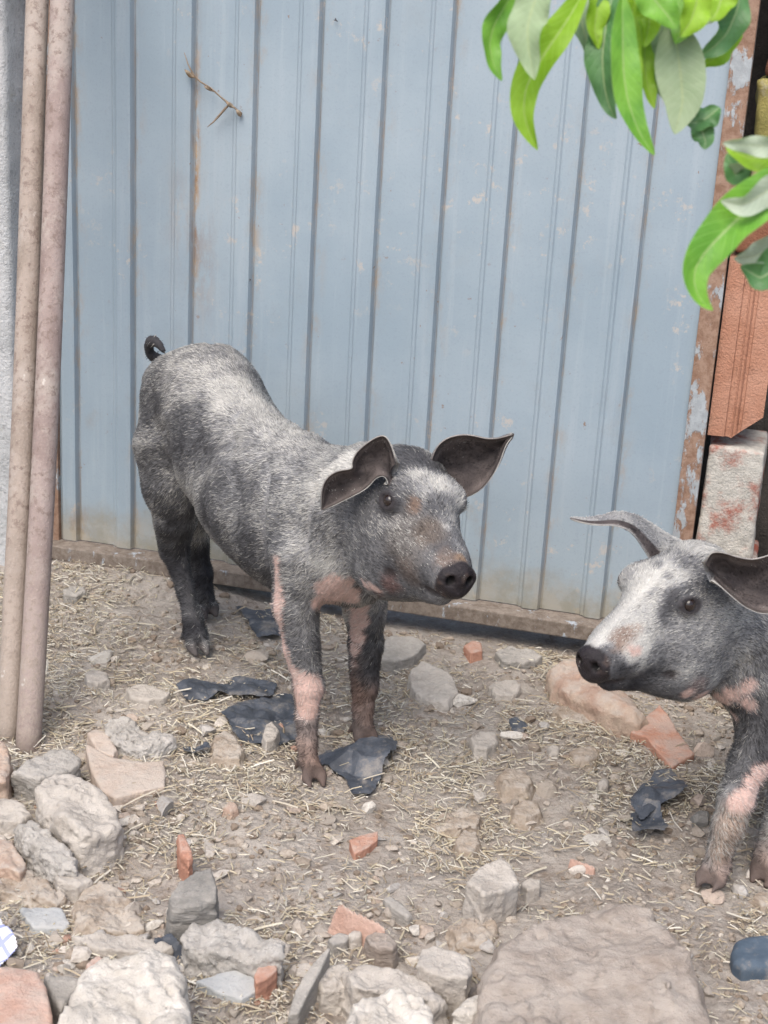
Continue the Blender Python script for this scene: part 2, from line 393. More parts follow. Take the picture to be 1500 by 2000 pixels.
V, Fc = box_uz(-.05, 1.40, -.03, .012, 2.052, 2.09, .002); link('top_rail', V, Fc, M['rustrail'], gate, smooth=False)

# ------------------------------------------------------------------ concrete pillar and rusty pipes on the left
def pillar_mat():
    m = Mat('rough_concrete', .92, .2)
    n1 = m.noise(5, 6, .6); n2 = m.noise(70, 6, .75); n3 = m.noise(200, 3, .6)
    c = m.mix(m.ramp(n1, .35, .65), (.44, .455, .46), (.55, .56, .565))
    c = m.mix(m.ramp(n2, .52, .66, 0, .6), c, (.24, .245, .25)); c = m.mix(m.ramp(n3, .58, .7, 0, .7), c, (.60, .61, .62))
    c = m.mix(m.ramp(m.noise(9, 5, .7), .6, .7, 0, .35), c, (.33, .32, .26))
    return m.done(c, m.bump(m.math('ADD', n2, m.math('MULTIPLY', n3, .6)), 1.0, .006))
M['pillar'] = pillar_mat()
def rough_block(name, label, cat, u0, u1, n0, n1, z0, z1, mat, res=.008, amp=.004, parent=None, seed=0.0, chip=.0, tag_=True):
    lo = np.array([u0, n0, z0]); hi = np.array([u1, n1, z1])
    f = Field(lo - .02, hi + .02, res); _, P = f.box(lo - .02, hi + .02); f.F = np.full(P.shape[:-1], 1., np.float32)
    c = (lo + hi) / 2; q = np.abs(P - c) - (hi - lo) / 2 + .006
    d = np.linalg.norm(np.maximum(q, 0), axis=-1) + np.minimum(q.max(-1), 0) - .006
    d = d + amp * fbm((P + seed) * 22, 4) + amp * 1.2 * fbm((P + seed) * 5, 2) + chip * np.maximum(fbm((P + seed) * 13, 3) - .25, 0)
    for ii in (0, -1):
        d[ii] = np.maximum(d[ii], res); d[:, ii] = np.maximum(d[:, ii], res); d[:, :, ii] = np.maximum(d[:, :, ii], res)
    f.F = d.astype(np.float32); V, Q = f.mesh(); Vw = GA + V[:, :1] * GE + V[:, 1:2] * GN; Vw[:, 2] += V[:, 2]
    o = link(name, Vw, Q[:, ::-1], M[mat] if isinstance(mat, str) else mat, parent)
    if parent is None: tag(o, label, cat)
    return o
rough_block('concrete_pillar', 'rough grey concrete pillar at the far left behind the two rusty pipes', 'pillar', -.42, -.073, -.12, .10, -.04, 2.1, 'pillar', res=.011, amp=.004)

def pipe_mat(name, a, b):
    m = Mat(name, .7, .3)
    n1 = m.noise(1.0, 6, .65, m.scale((18, 18, 3.5))); n2 = m.noise(70, 6, .7); n3 = m.noise(250, 3, .6)
    c = m.mix(m.ramp(n1, .35, .65), a, b)
    c = m.mix(m.ramp(m.noise(7, 7, .75), .48, .62, 0, .75), c, (.36, .315, .28)); c = m.mix(m.ramp(n2, .5, .66, 0, .7), c, (.14, .095, .08)); c = m.mix(m.ramp(n3, .6, .74, 0, .6), c, (.42, .35, .31))
    z = m.sep(m.co)[2]
    c = m.mix(m.math('MULTIPLY', m.ramp(z, .02, .45, .75, .1), m.ramp(n2, .3, .6)), c, (.33, .28, .235))
    sp = m.ramp(m.noise(28, 3, .5), .70, .74)
    c = m.mix(m.math('MULTIPLY', sp, .8), c, (.5, .46, .42))
    return m.done(c, m.bump(m.math('ADD', n2, n3), .5, .003))
M['pipe1'] = pipe_mat('rusty_pipe_tan', (.25, .205, .17), (.33, .275, .235)); M['pipe2'] = pipe_mat('rusty_pipe_mauve', (.225, .17, .155), (.30, .24, .22))
def tube_rings(path, radii, seg=24, closed_ends=True, wall=None, noise=0.0):
    path = np.asarray(path, float); n_ = len(path); V = []; Fc = []
    T = np.gradient(path, axis=0); T /= np.linalg.norm(T, axis=1, keepdims=True)
    up = np.array([0.3, .2, 1.0]) if abs(T[0][2]) < .9 else np.array([1., .3, 0]); s0 = np.cross(T[0], up); s0 /= np.linalg.norm(s0)
    for i in range(n_):
        s0 = s0 - T[i] * (s0 @ T[i]); s0 /= np.linalg.norm(s0); s1 = np.cross(T[i], s0)
        for k in range(seg):
            a = 2 * math.pi * k / seg; r = radii[i]
            if noise: r *= 1 + noise * (float(vnoise(np.array([math.cos(a) * 2, math.sin(a) * 2, i * .9]))) - .5)
            V.append(path[i] + r * (math.cos(a) * s0 + math.sin(a) * s1))
    for i in range(n_ - 1):
        for k in range(seg):
            k2 = (k + 1) % seg; Fc.append([i * seg + k, i * seg + k2, (i + 1) * seg + k2, (i + 1) * seg + k])
    if closed_ends:
        V.append(path[0]); V.append(path[-1]); a, b = len(V) - 2, len(V) - 1
        for k in range(seg):
            k2 = (k + 1) % seg; Fc.append([a, k2, k]); Fc.append([b, (n_ - 1) * seg + k, (n_ - 1) * seg + k2])
    return V, Fc
def lean_pipe(foot, top, label, mat, r):
    a = G(*foot); b = W(*top); d = b - a; b2 = a + d * 1.25; a = a - d * .012
    t = np.linspace(0, 1, 40); path = a + (b2 - a) * t[:, None]
    path[:, 0] += .004 * np.sin(t * 5); 
    V, Fc = tube_rings(path, [r] * 40, 28)
    return tag(link('pipe', V, Fc, M[mat], origin=a), label, 'pipe', 'rusty pipes leaning at the left')
lean_pipe((15, 1440), (76, 0, 3.02), 'tan rusty pipe leaning between the concrete pillar and the mauve pipe', 'pipe1', .0212)
lean_pipe((55, 1458), (125, 0, 3.00), 'mauve-brown rusty pipe leaning nearest to the blue-grey gate', 'pipe2', .0222)

# ------------------------------------------------------------------ brick pier on the right
pier = tag(empty('brick_pier', GP(1.52, -.05, 0)), 'narrow pier of broken bricks beside the right gate post, orange hollow brick over whitewashed brick', 'pier')
def brick_mat(name, a, b, wash=None, washamt=.5, seed=0.):
    m = Mat(name, .85, .2)
    n1 = m.noise(8, 6, .6); n2 = m.noise(55, 6, .7); n3 = m.noise(220, 3, .6)
    c = m.mix(m.ramp(n1, .35, .65), a, b); c = m.mix(m.ramp(n2, .56, .7, 0, .5), c, tuple(v * .5 for v in a))
    c = m.mix(m.ramp(n3, .6, .74, 0, .4), c, tuple(v * 1.3 for v in b))
    if wash: 
        k = m.ramp(m.noise(8, 7, .7), .44 - washamt * .25, .60 - washamt * .25)
        c = m.mix(k, c, m.mix(m.ramp(n2, .35, .65), wash, tuple(v * .72 for v in wash)))
    return m.done(c, m.bump(m.math('ADD', n2, n3), .6, .004))
M['orangebrick'] = brick_mat('orange_hollow_brick', (.37, .18, .115), (.45, .245, .17))
M['darkbrick'] = brick_mat('dark_brown_brick', (.20, .085, .05), (.27, .13, .08))  # darker brown tone for the upper bricks
M['washbrick'] = brick_mat('whitewashed_brick', (.30, .10, .07), (.37, .15, .10), (.52, .50, .45), .22)
M['gapshade'] = brick_mat('gap_shade', (.05, .045, .04), (.09, .08, .07))  # near-black: the shade of the deep gap put into the colour
M['mossy'] = brick_mat('mossy_stone', (.22, .20, .07), (.36, .31, .10), (.40, .38, .30), -.2)
def hollow_brick(u0, u1, n0, n1, z0, z1, mat, grooves):
    """fired block with vertical keying grooves on its face and a chipped lower corner"""
    cols = [u0]
    for g in grooves: cols += [g - .0045, g - .0025, g + .0025, g + .0045]
    cols.append(u1); V = []; Fc = []
    zz = np.linspace(z0, z1, 26)
    face = []
    for z in zz:
        row = []
        for c in cols:
            dep = -.004 if any(abs(c - g) < .003 for g in grooves) else 0
            cut = max(0, (c - (u1 - .055))) * .9
            z2 = z
            if z < z0 + cut + .004: z2 = z0 + cut + .004 * float(vnoise(np.array([c * 200, 1, 1])))
            row.append(len(V)); V.append(GP(c, n1 + dep + .0012 * float(fbm(np.array([c * 30, z * 30, 2.]), 2)), z2))
        face.append(row)
    nf = len(V)
    for z in zz:
        for c in cols:
            cut = max(0, (c - (u1 - .055))) * .9
            V.append(GP(c, n0, max(z, z0 + cut)))
    R_, C_ = len(zz), len(cols); q = lambda i, j, b: (nf if b else 0) + i * C_ + j
    for i in range(R_ - 1):
        for j in range(C_ - 1):
            Fc.append([q(i, j, 0), q(i, j + 1, 0), q(i + 1, j + 1, 0), q(i + 1, j, 0)]); Fc.append([q(i, j, 1), q(i + 1, j, 1), q(i + 1, j + 1, 1), q(i, j + 1, 1)])
        Fc.append([q(i, 0, 0), q(i + 1, 0, 0), q(i + 1, 0, 1), q(i, 0, 1)]); Fc.append([q(i, C_ - 1, 0), q(i, C_ - 1, 1), q(i + 1, C_ - 1, 1), q(i + 1, C_ - 1, 0)])
    for j in range(C_ - 1):
        Fc.append([q(0, j, 0), q(0, j, 1), q(0, j + 1, 1), q(0, j + 1, 0)]); Fc.append([q(R_ - 1, j, 0), q(R_ - 1, j + 1, 0), q(R_ - 1, j + 1, 1), q(R_ - 1, j, 1)])
    o = link('brick', V, Fc, M[mat], pier, smooth=False); return o
tag(hollow_brick(1.3955, 1.498, -.16, -.005, .480, .838, 'orangebrick', [1.432, 1.438, 1.446, 1.455]), 'orange hollow brick with vertical grooves')
tag(rough_block('brick', '', '', 1.400, 1.512, -.17, -.002, .23, .462, 'washbrick', .005, .004, pier, 3.), 'whitewashed brick with red showing through')
rough_block('brick', '', '', 1.399, 1.525, -.17, -.002, -.03, .222, 'washbrick', .006, .004, pier, 9.)
tag(rough_block('brick', '', '', 1.402, 1.470, -.17, -.012, .846, .955, 'darkbrick', .005, .003, pier, 5.), 'dark brown brick')
tag(rough_block('brick', '', '', 1.412, 1.53, -.17, -.03, .962, 1.16, 'mossy', .006, .010, pier, 6.), 'yellowish mossy stone')
rough_block('brick', '', '', 1.415, 1.54, -.2, -.09, 1.17, 1.62, 'darkbrick', .008, .008, pier, 7.)
rough_block('backing_wall', 'added dark backing wall behind the gap right of the brick pier', 'wall', 1.15, 2.6, -.45, -.25, -.03, 2.0, 'gapshade', .016, .012, None, 1.)  # added backing: hides the bright sky, keeps the gap beside the pier dark

# ------------------------------------------------------------------ dead twig caught on the gate
M['twig'] = rock_mat('dry_twig', (.23, .17, .12), (.36, .29, .22), dustamt=.1, sc=3)
M['dryleaf'] = rock_mat('dry_leaf', (.26, .18, .11), (.42, .36, .28), dustamt=.1, sc=3)
def gpix(x, y, off): 
    d = ray(x, y); t = ((GA + GN * off - CAM) @ GN) / (d @ GN); return CAM + d * t
twig = tag(empty('twig', gpix(410, 180, .018)), 'dry broken twig with shrivelled leaves stuck on the gate', 'twig')
def twig_part(name, pts, r, mat, off=.02):
    P_ = [gpix(x, y, off + .006 * math.sin(i * 2.1)) for i, (x, y) in enumerate(pts)]
    V, Fc = tube_rings(P_, r if isinstance(r, list) else [r] * len(P_), 8, noise=.4); return link(name, V, Fc, M[mat], twig)
twig_part('stem', [(360, 103), (367, 125), (378, 147), (392, 160), (412, 172), (432, 190), (448, 203), (460, 212), (468, 220)], [0.0007, 0.0014, 0.0022, 0.0017, 0.0017, 0.0017, 0.0024, 0.0019, 0.0012], 'twig')
twig_part('side_stem', [(450, 202), (440, 212), (428, 226), (417, 238), (405, 248)], [.0015, .003, .0024, .0016, .0006], 'twig')
twig_part('dry_leaf', [(361, 136), (366, 141), (372, 147), (380, 152)], [.001, .0045, .0055, .001], 'dryleaf', .024)
twig_part('dry_leaf', [(398, 168), (404, 172), (410, 175), (417, 179)], [.0006, .003, .0028, .0006], 'dryleaf', .024)
twig_part('dry_leaf', [(441, 199), (447, 203), (452, 207), (457, 210)], [.001, .005, .0045, .001], 'dryleaf', .026)
twig_part('dry_leaf', [(461, 213), (465, 218), (469, 223), (470, 228)], [.0008, .0045, .005, .001], 'dryleaf', .022)

# ------------------------------------------------------------------ flies resting on the gate
M['fly'] = Mat('fly_black', .4, .4).done((.012, .012, .014)); M['flywing'] = Mat('fly_wing', .3, .4).done((.10, .10, .11))
def fly(x, y, label, ang):
    c = gpix(x, y, .006); up = np.array([0, 0, 1.]); d = math.cos(ang) * up + math.sin(ang) * GE; sd_ = np.cross(d, GN); V = []; Fc = []
    path = [c + d * t for t in (-.0034, -.0026, -.0012, .0004, .0010, .0020, .0027, .0031)]
    V, Fc = tube_rings(path, [.0003, .0010, .0014, .0009, .0013, .0008, .0010, .0003], 10)
    b = tag(link('fly', V, Fc, M['fly'], origin=c), label, 'fly', 'flies on the gate')
    for sg in (1, -1):
        w_ = [c + GN * .0012 + d * .0012 + sd_ * sg * .0004, c + GN * .0014 - d * .0020 + sd_ * sg * .0028, c + GN * .0014 - d * .0046 + sd_ * sg * .0026, c + GN * .0013 - d * .0042 + sd_ * sg * .0008]
        w_ = w_ + [p - GN * .0002 for p in w_]
        link('wing', w_, [[0, 1, 2, 3], [7, 6, 5, 4], [0, 4, 5, 1], [1, 5, 6, 2], [2, 6, 7, 3], [3, 7, 4, 0]], M['flywing'], b, smooth=False)
fly(843, 385, 'tiny black fly on the gate right of centre, halfway between the leaves and the ears', .6)
fly(487, 545, 'tiny black fly on the gate above the back of the standing pig', -.8)
fly(657, 40, 'tiny black fly near the top of the gate in the middle', 2.2)

# ------------------------------------------------------------------ stones and rubble
g1, g2, g3 = 'rubble stones on the dirt', 'terracotta fragments on the dirt', 'slate pieces on the dirt'
R_ = rock
R_('stone', 'pale flat stone at the foot of the two rusty pipes, its front edge in shade', 'stone', [(20, 1506), (52, 1482), (96, 1460), (140, 1462), (160, 1474), (156, 1490), (128, 1506), (78, 1524)], .055, 'greystone', flare=-.15, group=g1, rough=.4)
R_('roof_tile', 'large buff broken tile with a hollow upper edge behind the biggest left boulder', 'tile', [(166, 1448), (190, 1462), (216, 1476), (276, 1486), (320, 1484), (324, 1506), (322, 1534), (272, 1546), (224, 1558), (196, 1540), (176, 1500)], .018, 'bufftile', rough=.16, flare=0, rnd=.15, group=g2)
R_('boulder', 'biggest chunky tan boulder at left, in front of the buff tile', 'stone', [(70, 1540), (84, 1520), (104, 1506), (138, 1506), (192, 1538), (226, 1566), (240, 1596), (222, 1612), (186, 1622), (160, 1626), (116, 1598), (80, 1568)], .075, 'stone', flare=.12, group=g1, rough=.55)
R_('stone', 'lumpy grey mortar chunk lying in front of the biggest left boulder', 'stone', [(32, 1610), (60, 1602), (92, 1626), (130, 1654), (152, 1674), (144, 1688), (100, 1682), (46, 1640)], .045, 'mortar', rough=.9, group=g1)
R_('stone', 'rounded stone cut by the left picture edge just below the pipes', 'stone', [(-40, 1450), (0, 1444), (16, 1454), (20, 1490), (10, 1520), (-40, 1530)], .06, 'pinkstone', group=g1)
R_('stone', 'low tan stone at the left edge beside the biggest boulder', 'stone', [(-30, 1550), (36, 1562), (64, 1590), (42, 1606), (-30, 1604)], .028, 'stone', group=g1)
R_('stone', 'dusty stone at the left edge below the mortar chunk', 'stone', [(-30, 1622), (22, 1638), (54, 1690), (38, 1706), (-30, 1684)], .034, 'pinkstone', group=g1)
R_('stone', 'long earthy stone rising from the left edge above the grey slate flake', 'stone', [(-30, 1690), (20, 1694), (62, 1708), (112, 1736), (134, 1752), (106, 1764), (30, 1744), (-30, 1740)], 0.016, 'dirtclod', flare=1.2, group=g1, rough=.9)
R_('slate_flake', 'flat grey slate flake half sunk in dirt at lower left', 'slate', [(38, 1772), (74, 1770), (120, 1772), (136, 1802), (128, 1812), (66, 1810), (50, 1792)], .014, 'bluish', rough=.25, group=g3)
R_('stone', 'broad dusty lump between the grey flake and the dark layered slate block', 'stone', [(150, 1758), (166, 1726), (214, 1722), (240, 1742), (266, 1772), (278, 1810), (230, 1820), (148, 1810)], 0.017, 'dirtclod', flare=1.2, group=g1, rough=.8)
R_('stone', 'pale low stone under the broad dusty lump at lower left', 'stone', [(140, 1826), (200, 1822), (300, 1830), (338, 1848), (300, 1862), (190, 1852)], .018, 'stone', group=g1)
R_('stone', 'small pale stone just behind the broad dusty lump', 'stone', [(106, 1702), (134, 1696), (168, 1706), (182, 1718), (150, 1730), (112, 1720)], .028, 'stone', group=g1)
R_('slate_block', 'dark upright layered slate block with diagonal cleavage', 'slate', [(330, 1744), (352, 1724), (382, 1716), (412, 1714), (424, 1740), (420, 1752), (380, 1758), (338, 1760)], .075, 'slate', lay=.5, rough=.55, flare=.25, group=g3, tilt=(.10, .45))
R_('concrete_chunk', 'knobbly pinkish concrete chunk in front of the layered slate block', 'stone', [(352, 1828), (372, 1806), (432, 1796), (480, 1810), (524, 1828), (554, 1846), (552, 1868), (500, 1872), (440, 1862), (362, 1848)], .058, 'mortar', rough=.7, flare=.0, group=g1)
R_('boulder', 'big whitish limestone boulder at the bottom edge left of centre', 'stone', [(164, 1896), (200, 1872), (240, 1862), (300, 1862), (340, 1868), (358, 1900), (366, 1940), (370, 2030), (96, 2030), (124, 1970)], .085, 'whitish', rough=.6, group=g1)
R_('brick_slab', 'pale pink brick slab in the bottom left corner', 'brick', [(-40, 1888), (40, 1888), (76, 1894), (92, 1926), (112, 2040), (-40, 2040)], .055, 'paleclay', rough=.16, flare=.05, rnd=.12, group=g2)
R_('slate_flake', 'grey slate flake wedged between the pink brick slab and the whitish boulder', 'slate', [(86, 1902), (156, 1906), (160, 1918), (118, 1972), (100, 1944)], .035, 'greystone', rough=.2, group=g3)
R_('slate_flake', 'light blue-grey tile shard with a cracked face near the bottom', 'slate', [(382, 1916), (440, 1900), (488, 1886), (496, 1908), (503, 1932), (472, 1946), (424, 1934)], .020, 'bluish', rough=.16, flare=0, rnd=.1, tilt=(-.03, .12), group=g3)
R_('brick_shard', 'small ribbed red brick shard beside the light blue-grey tile shard', 'brick', [(506, 1884), (524, 1876), (542, 1876), (543, 1896), (520, 1912), (500, 1920), (496, 1902)], .038, 'clay', rough=.25, lay=1.8, flare=0, group=g2)
R_('brick_shard', 'narrow upright brick shard sticking out of the straw behind the layered slate block', 'brick', [(344, 1628), (360, 1626), (372, 1650), (378, 1674), (368, 1682), (352, 1666)], .055, 'clay', rough=.2, lay=1.0, flare=-.05, rnd=.08, group=g2)
R_('stone', 'tiny pink stone leaning against the back of the whitish boulder', 'stone', [(168, 1880), (190, 1864), (218, 1876), (206, 1892), (176, 1896)], .05, 'paleclay', group=g1)
R_('stone', 'rough grey slab lying across the dirt behind the buff tile', 'stone', [(204, 1420), (224, 1408), (262, 1412), (304, 1422), (338, 1432), (344, 1446), (296, 1458), (256, 1454), (224, 1442)], .032, 'mortar', rough=.9, group=g1)
R_('roof_tile', 'hollow curved tile piece wedged behind the buff tile', 'tile', [(170, 1428), (186, 1420), (204, 1424), (230, 1462), (222, 1472), (188, 1462)], .030, 'bufftile', rough=.3, group=g2)
R_('stone', 'small dusty stone between the rough grey slab and the front trotter', 'stone', [(416, 1442), (438, 1424), (458, 1436), (474, 1462), (466, 1480), (420, 1478)], 0.021, 'dirtclod', flare=1.2, group=g1)
R_('roof_tile', 'curved terracotta tile fragment with its hollow red side showing, bottom centre', 'tile', [(620, 1794), (626, 1776), (650, 1764), (700, 1756), (738, 1756), (756, 1772), (764, 1798), (752, 1808), (676, 1806)], .042, 'paleclay', rough=.2, ridge=.35, group=g2)
R_('stone', 'tan knuckle-shaped stone just right of the curved terracotta fragment', 'stone', [(714, 1826), (736, 1816), (764, 1826), (778, 1842), (768, 1854), (742, 1852), (722, 1842)], .032, 'brownstone', group=g1)
R_('stone', 'pale egg-shaped pebble in front of the curved terracotta fragment', 'stone', [(680, 1822), (690, 1814), (708, 1818), (706, 1828), (688, 1832)], .022, 'stone', rnd=.9, group=g1)
R_('stone', 'flat grey pebble left of the egg-shaped pebble', 'stone', [(640, 1832), (664, 1820), (684, 1826), (676, 1838), (650, 1844)], .02, 'greystone', group=g1)
R_('slate_shard', 'long narrow greenish slate shard pointing up right at bottom centre', 'slate', [(562, 1968), (578, 1926), (604, 1894), (640, 1866), (646, 1868), (622, 1906), (600, 1938), (584, 1966)], .045, 'greystone', rough=.14, flare=0, rnd=.08, tilt=(.05, .2), group=g3)
R_('boulder', 'layered pale boulder pointing right at bottom centre', 'stone', [(668, 1892), (700, 1884), (744, 1886), (812, 1902), (850, 1926), (876, 1948), (846, 1962), (800, 1944), (740, 1940), (690, 1930)], .06, 'stone', rough=.5, lay=.7, group=g1)
R_('boulder', 'pale crumbly boulder at the bottom edge in front of the layered pale boulder', 'stone', [(690, 1958), (720, 1940), (770, 1930), (826, 1946), (850, 1990), (852, 2040), (670, 2040)], .075, 'whitish', rough=.7, group=g1)
R_('stone', 'low crumbly stone left of the layered pale boulder', 'stone', [(604, 1906), (632, 1890), (672, 1884), (690, 1906), (680, 1932), (630, 1936)], .035, 'stone', rough=.9, group=g1)
R_('stone', 'stone with a bite-shaped shaded hollow, right of the layered pale boulder', 'stone', [(814, 1886), (822, 1850), (850, 1846), (884, 1854), (918, 1866), (924, 1890), (914, 1908), (880, 1906), (850, 1900)], .075, 'stone', flare=-.12, rough=.45, group=g1)
R_('stone', 'wedge of pale stone with a white chip at its tip, bottom centre right', 'stone', [(886, 1972), (930, 1940), (986, 1908), (994, 1926), (964, 1956), (924, 1984)], .055, 'whitish', rough=.5, lay=.5, group=g1)
R_('stone', 'cubic tan stone alone on the straw near the centre bottom', 'stone', [(910, 1722), (936, 1692), (980, 1674), (1000, 1690), (1014, 1722), (984, 1738), (946, 1748)], .062, 'stone', rough=.35, flare=.05, rnd=.18, group=g1)
R_('boulder', 'largest sunken brown boulder with flaky layers at lower right', 'stone', [(958, 1890), (985, 1846), (1040, 1806), (1100, 1782), (1180, 1764), (1262, 1772), (1306, 1816), (1336, 1866), (1366, 1930), (1396, 2010), (1390, 2050), (970, 2050), (945, 1950)], .062, 'brownstone', rough=.42, lay=.15, flare=1.2, flake=.012, group=g1, tilt=(0, .05))
R_('stone', 'smooth pinkish stone under the snout of the right pig', 'stone', [(1072, 1300), (1090, 1284), (1126, 1276), (1180, 1296), (1240, 1350), (1268, 1384), (1250, 1396), (1200, 1380), (1130, 1348), (1082, 1322)], .058, 'pinkstone', rnd=.8, rough=.35, flare=.2, group=g1)
R_('stone', 'tan angular stone right of the far front leg of the standing pig', 'stone', [(800, 1330), (804, 1306), (824, 1292), (860, 1304), (886, 1324), (894, 1348), (874, 1372), (846, 1368), (818, 1352)], .028, 'stone', rough=.4, flare=.5, group=g1)
R_('stone', 'flat dusty stone under the rail just behind the far front leg', 'stone', [(742, 1258), (764, 1240), (806, 1242), (832, 1254), (808, 1282), (772, 1292), (744, 1288)], .024, 'greystone', rough=.3, group=g1)
R_('stone', 'low stone in the straw between the tan angular stone and the pinkish stone', 'stone', [(954, 1340), (972, 1328), (1008, 1326), (1018, 1340), (1004, 1356), (968, 1356)], .022, 'stone', group=g1)
R_('stone', 'flat tan stone in front of the pinkish stone', 'stone', [(1080, 1386), (1108, 1370), (1142, 1378), (1158, 1400), (1136, 1414), (1098, 1404)], 0.010, 'dirtclod', flare=1.2, group=g1)
R_('stone', 'brown clod midway between the two pigs with a shaded front', 'stone', [(976, 1510), (988, 1500), (1018, 1500), (1038, 1518), (1026, 1534), (990, 1532)], 0.024, 'dirtclod', flare=1.2, group=g1)
R_('stone', 'oval brown stone below the flat tan stone', 'stone', [(1116, 1464), (1136, 1456), (1164, 1458), (1170, 1472), (1150, 1482), (1124, 1480)], 0.012, 'dirtclod', flare=1.2, rnd=.8, group=g1)
R_('stone', 'small pale clod left of the oval brown stone', 'stone', [(918, 1440), (938, 1428), (968, 1430), (972, 1446), (950, 1462), (928, 1456)], .022, 'stone', group=g1)
R_('stone', 'flat pale stone left of the dark sheeting near the back pipes', 'stone', [(246, 1346), (266, 1336), (296, 1338), (334, 1352), (322, 1362), (286, 1368), (256, 1360)], .022, 'stone', rough=.3, group=g1)
R_('stone', 'flat stone by the rail left of the rear legs', 'stone', [(122, 1152), (140, 1144), (164, 1146), (168, 1156), (148, 1164), (126, 1162)], .018, 'greystone', group=g1)
R_('stone', 'pair-sized pale clod in the dirt right of the mauve pipe', 'stone', [(166, 1314), (184, 1306), (208, 1312), (214, 1326), (190, 1334), (170, 1328)], .02, 'stone', group=g1)
R_('stone', 'sunken grey lump below the cube-like straw patch, left of the cubic tan stone', 'stone', [(890, 1640), (906, 1620), (930, 1624), (936, 1646), (922, 1660), (898, 1658)], 0.017, 'dirtclod', flare=1.2, group=g1)
R_('stone', 'wide sunken lump above the grey lump near the middle of the dirt', 'stone', [(842, 1604), (868, 1582), (912, 1574), (938, 1590), (930, 1612), (890, 1622), (856, 1624)], 0.014, 'dirtclod', flare=1.2, group=g1, rough=.8)
R_('stone', 'lump of dirt right of the brown clod', 'stone', [(1004, 1572), (1022, 1562), (1050, 1568), (1054, 1582), (1028, 1592), (1008, 1588)], 0.015, 'dirtclod', flare=1.2, group=g1)
R_('stone', 'crumbling dirt mound left of the largest sunken boulder', 'stone', [(880, 1806), (912, 1796), (960, 1798), (974, 1816), (944, 1836), (896, 1836)], 0.012, 'dirtclod', flare=1.2, group=g1, rough=1.1)
R_('stone', 'thin grey flake between the curved terracotta fragment and the cubic tan stone', 'stone', [(748, 1754), (762, 1748), (788, 1766), (806, 1786), (796, 1792), (766, 1774)], .016, 'greystone', rough=.2, group=g1)
R_('stone', 'pebble against the right side of the cubic tan stone', 'stone', [(1018, 1722), (1036, 1712), (1056, 1718), (1054, 1732), (1030, 1738)], .022, 'stone', group=g1)
R_('stone', 'clod at the right edge beside the front trotters of the right pig', 'stone', [(1470, 1750), (1490, 1740), (1540, 1742), (1540, 1764), (1490, 1766)], 0.012, 'dirtclod', flare=1.2, group=g1)
R_('stone', 'long pale clod under the rail right of the standing pig', 'stone', [(968, 1272), (990, 1262), (1040, 1268), (1060, 1280), (1030, 1292), (984, 1290)], .02, 'greystone', group=g1)
R_('stone', 'tan stone resting on the dark sheeting left of the front leg', 'stone', [(513, 1434), (520, 1412), (532, 1408), (546, 1424), (538, 1440), (520, 1448)], .026, 'stone', rough=.4, group=g1)
R_('stone', 'small reddish pebble in the straw left of the near front trotter', 'stone', [(436, 1572), (446, 1562), (462, 1564), (466, 1576), (450, 1582)], .016, 'pinkstone', rnd=.8, group=g1)
R_('stone', 'round pebble in front of the dark crumpled sheeting on the right', 'stone', [(1168, 1524), (1178, 1516), (1190, 1520), (1188, 1530), (1174, 1534)], .018, 'stone', rnd=.9, group=g1)
R_('stone', 'small round pebble left of the terracotta plate', 'stone', [(1070, 1456), (1080, 1450), (1094, 1456), (1092, 1466), (1076, 1468)], .018, 'stone', rnd=.9, group=g1)
R_('stone', 'dark wet pebble near the front leg of the right pig', 'stone', [(1350, 1588), (1366, 1578), (1386, 1582), (1384, 1596), (1358, 1600)], .016, 'slate', rnd=.9, group=g1)
R_('terracotta_plate', 'square flat orange terracotta plate with a corner towards the right pig', 'tile', [(1230, 1430), (1288, 1382), (1302, 1398), (1332, 1438), (1358, 1466), (1314, 1490), (1292, 1470), (1262, 1440)], .013, 'clay', rough=.10, flare=0, rnd=.1, tilt=(-.02, .08), group=g2)
R_('terracotta_sherd', 'small bright orange sherd in front of the standing pig', 'tile', [(682, 1640), (706, 1630), (738, 1622), (738, 1640), (716, 1656), (692, 1668)], .014, 'clay', rough=.15, flare=0, rnd=.08, group=g2)
R_('terracotta_sherd', 'split oval orange sherd on the dirt left of the right pig front trotter', 'tile', [(1100, 1690), (1112, 1674), (1138, 1666), (1174, 1666), (1174, 1686), (1156, 1698), (1112, 1700)], .018, 'paleclay', rough=.35, flare=0, rnd=.1, ridge=.2, group=g2)
R_('terracotta_sherd', 'little orange sherd tucked under the bottom rail of the gate', 'tile', [(906, 1260), (922, 1250), (940, 1254), (942, 1270), (920, 1274)], .02, 'clay', rough=.2, group=g2)

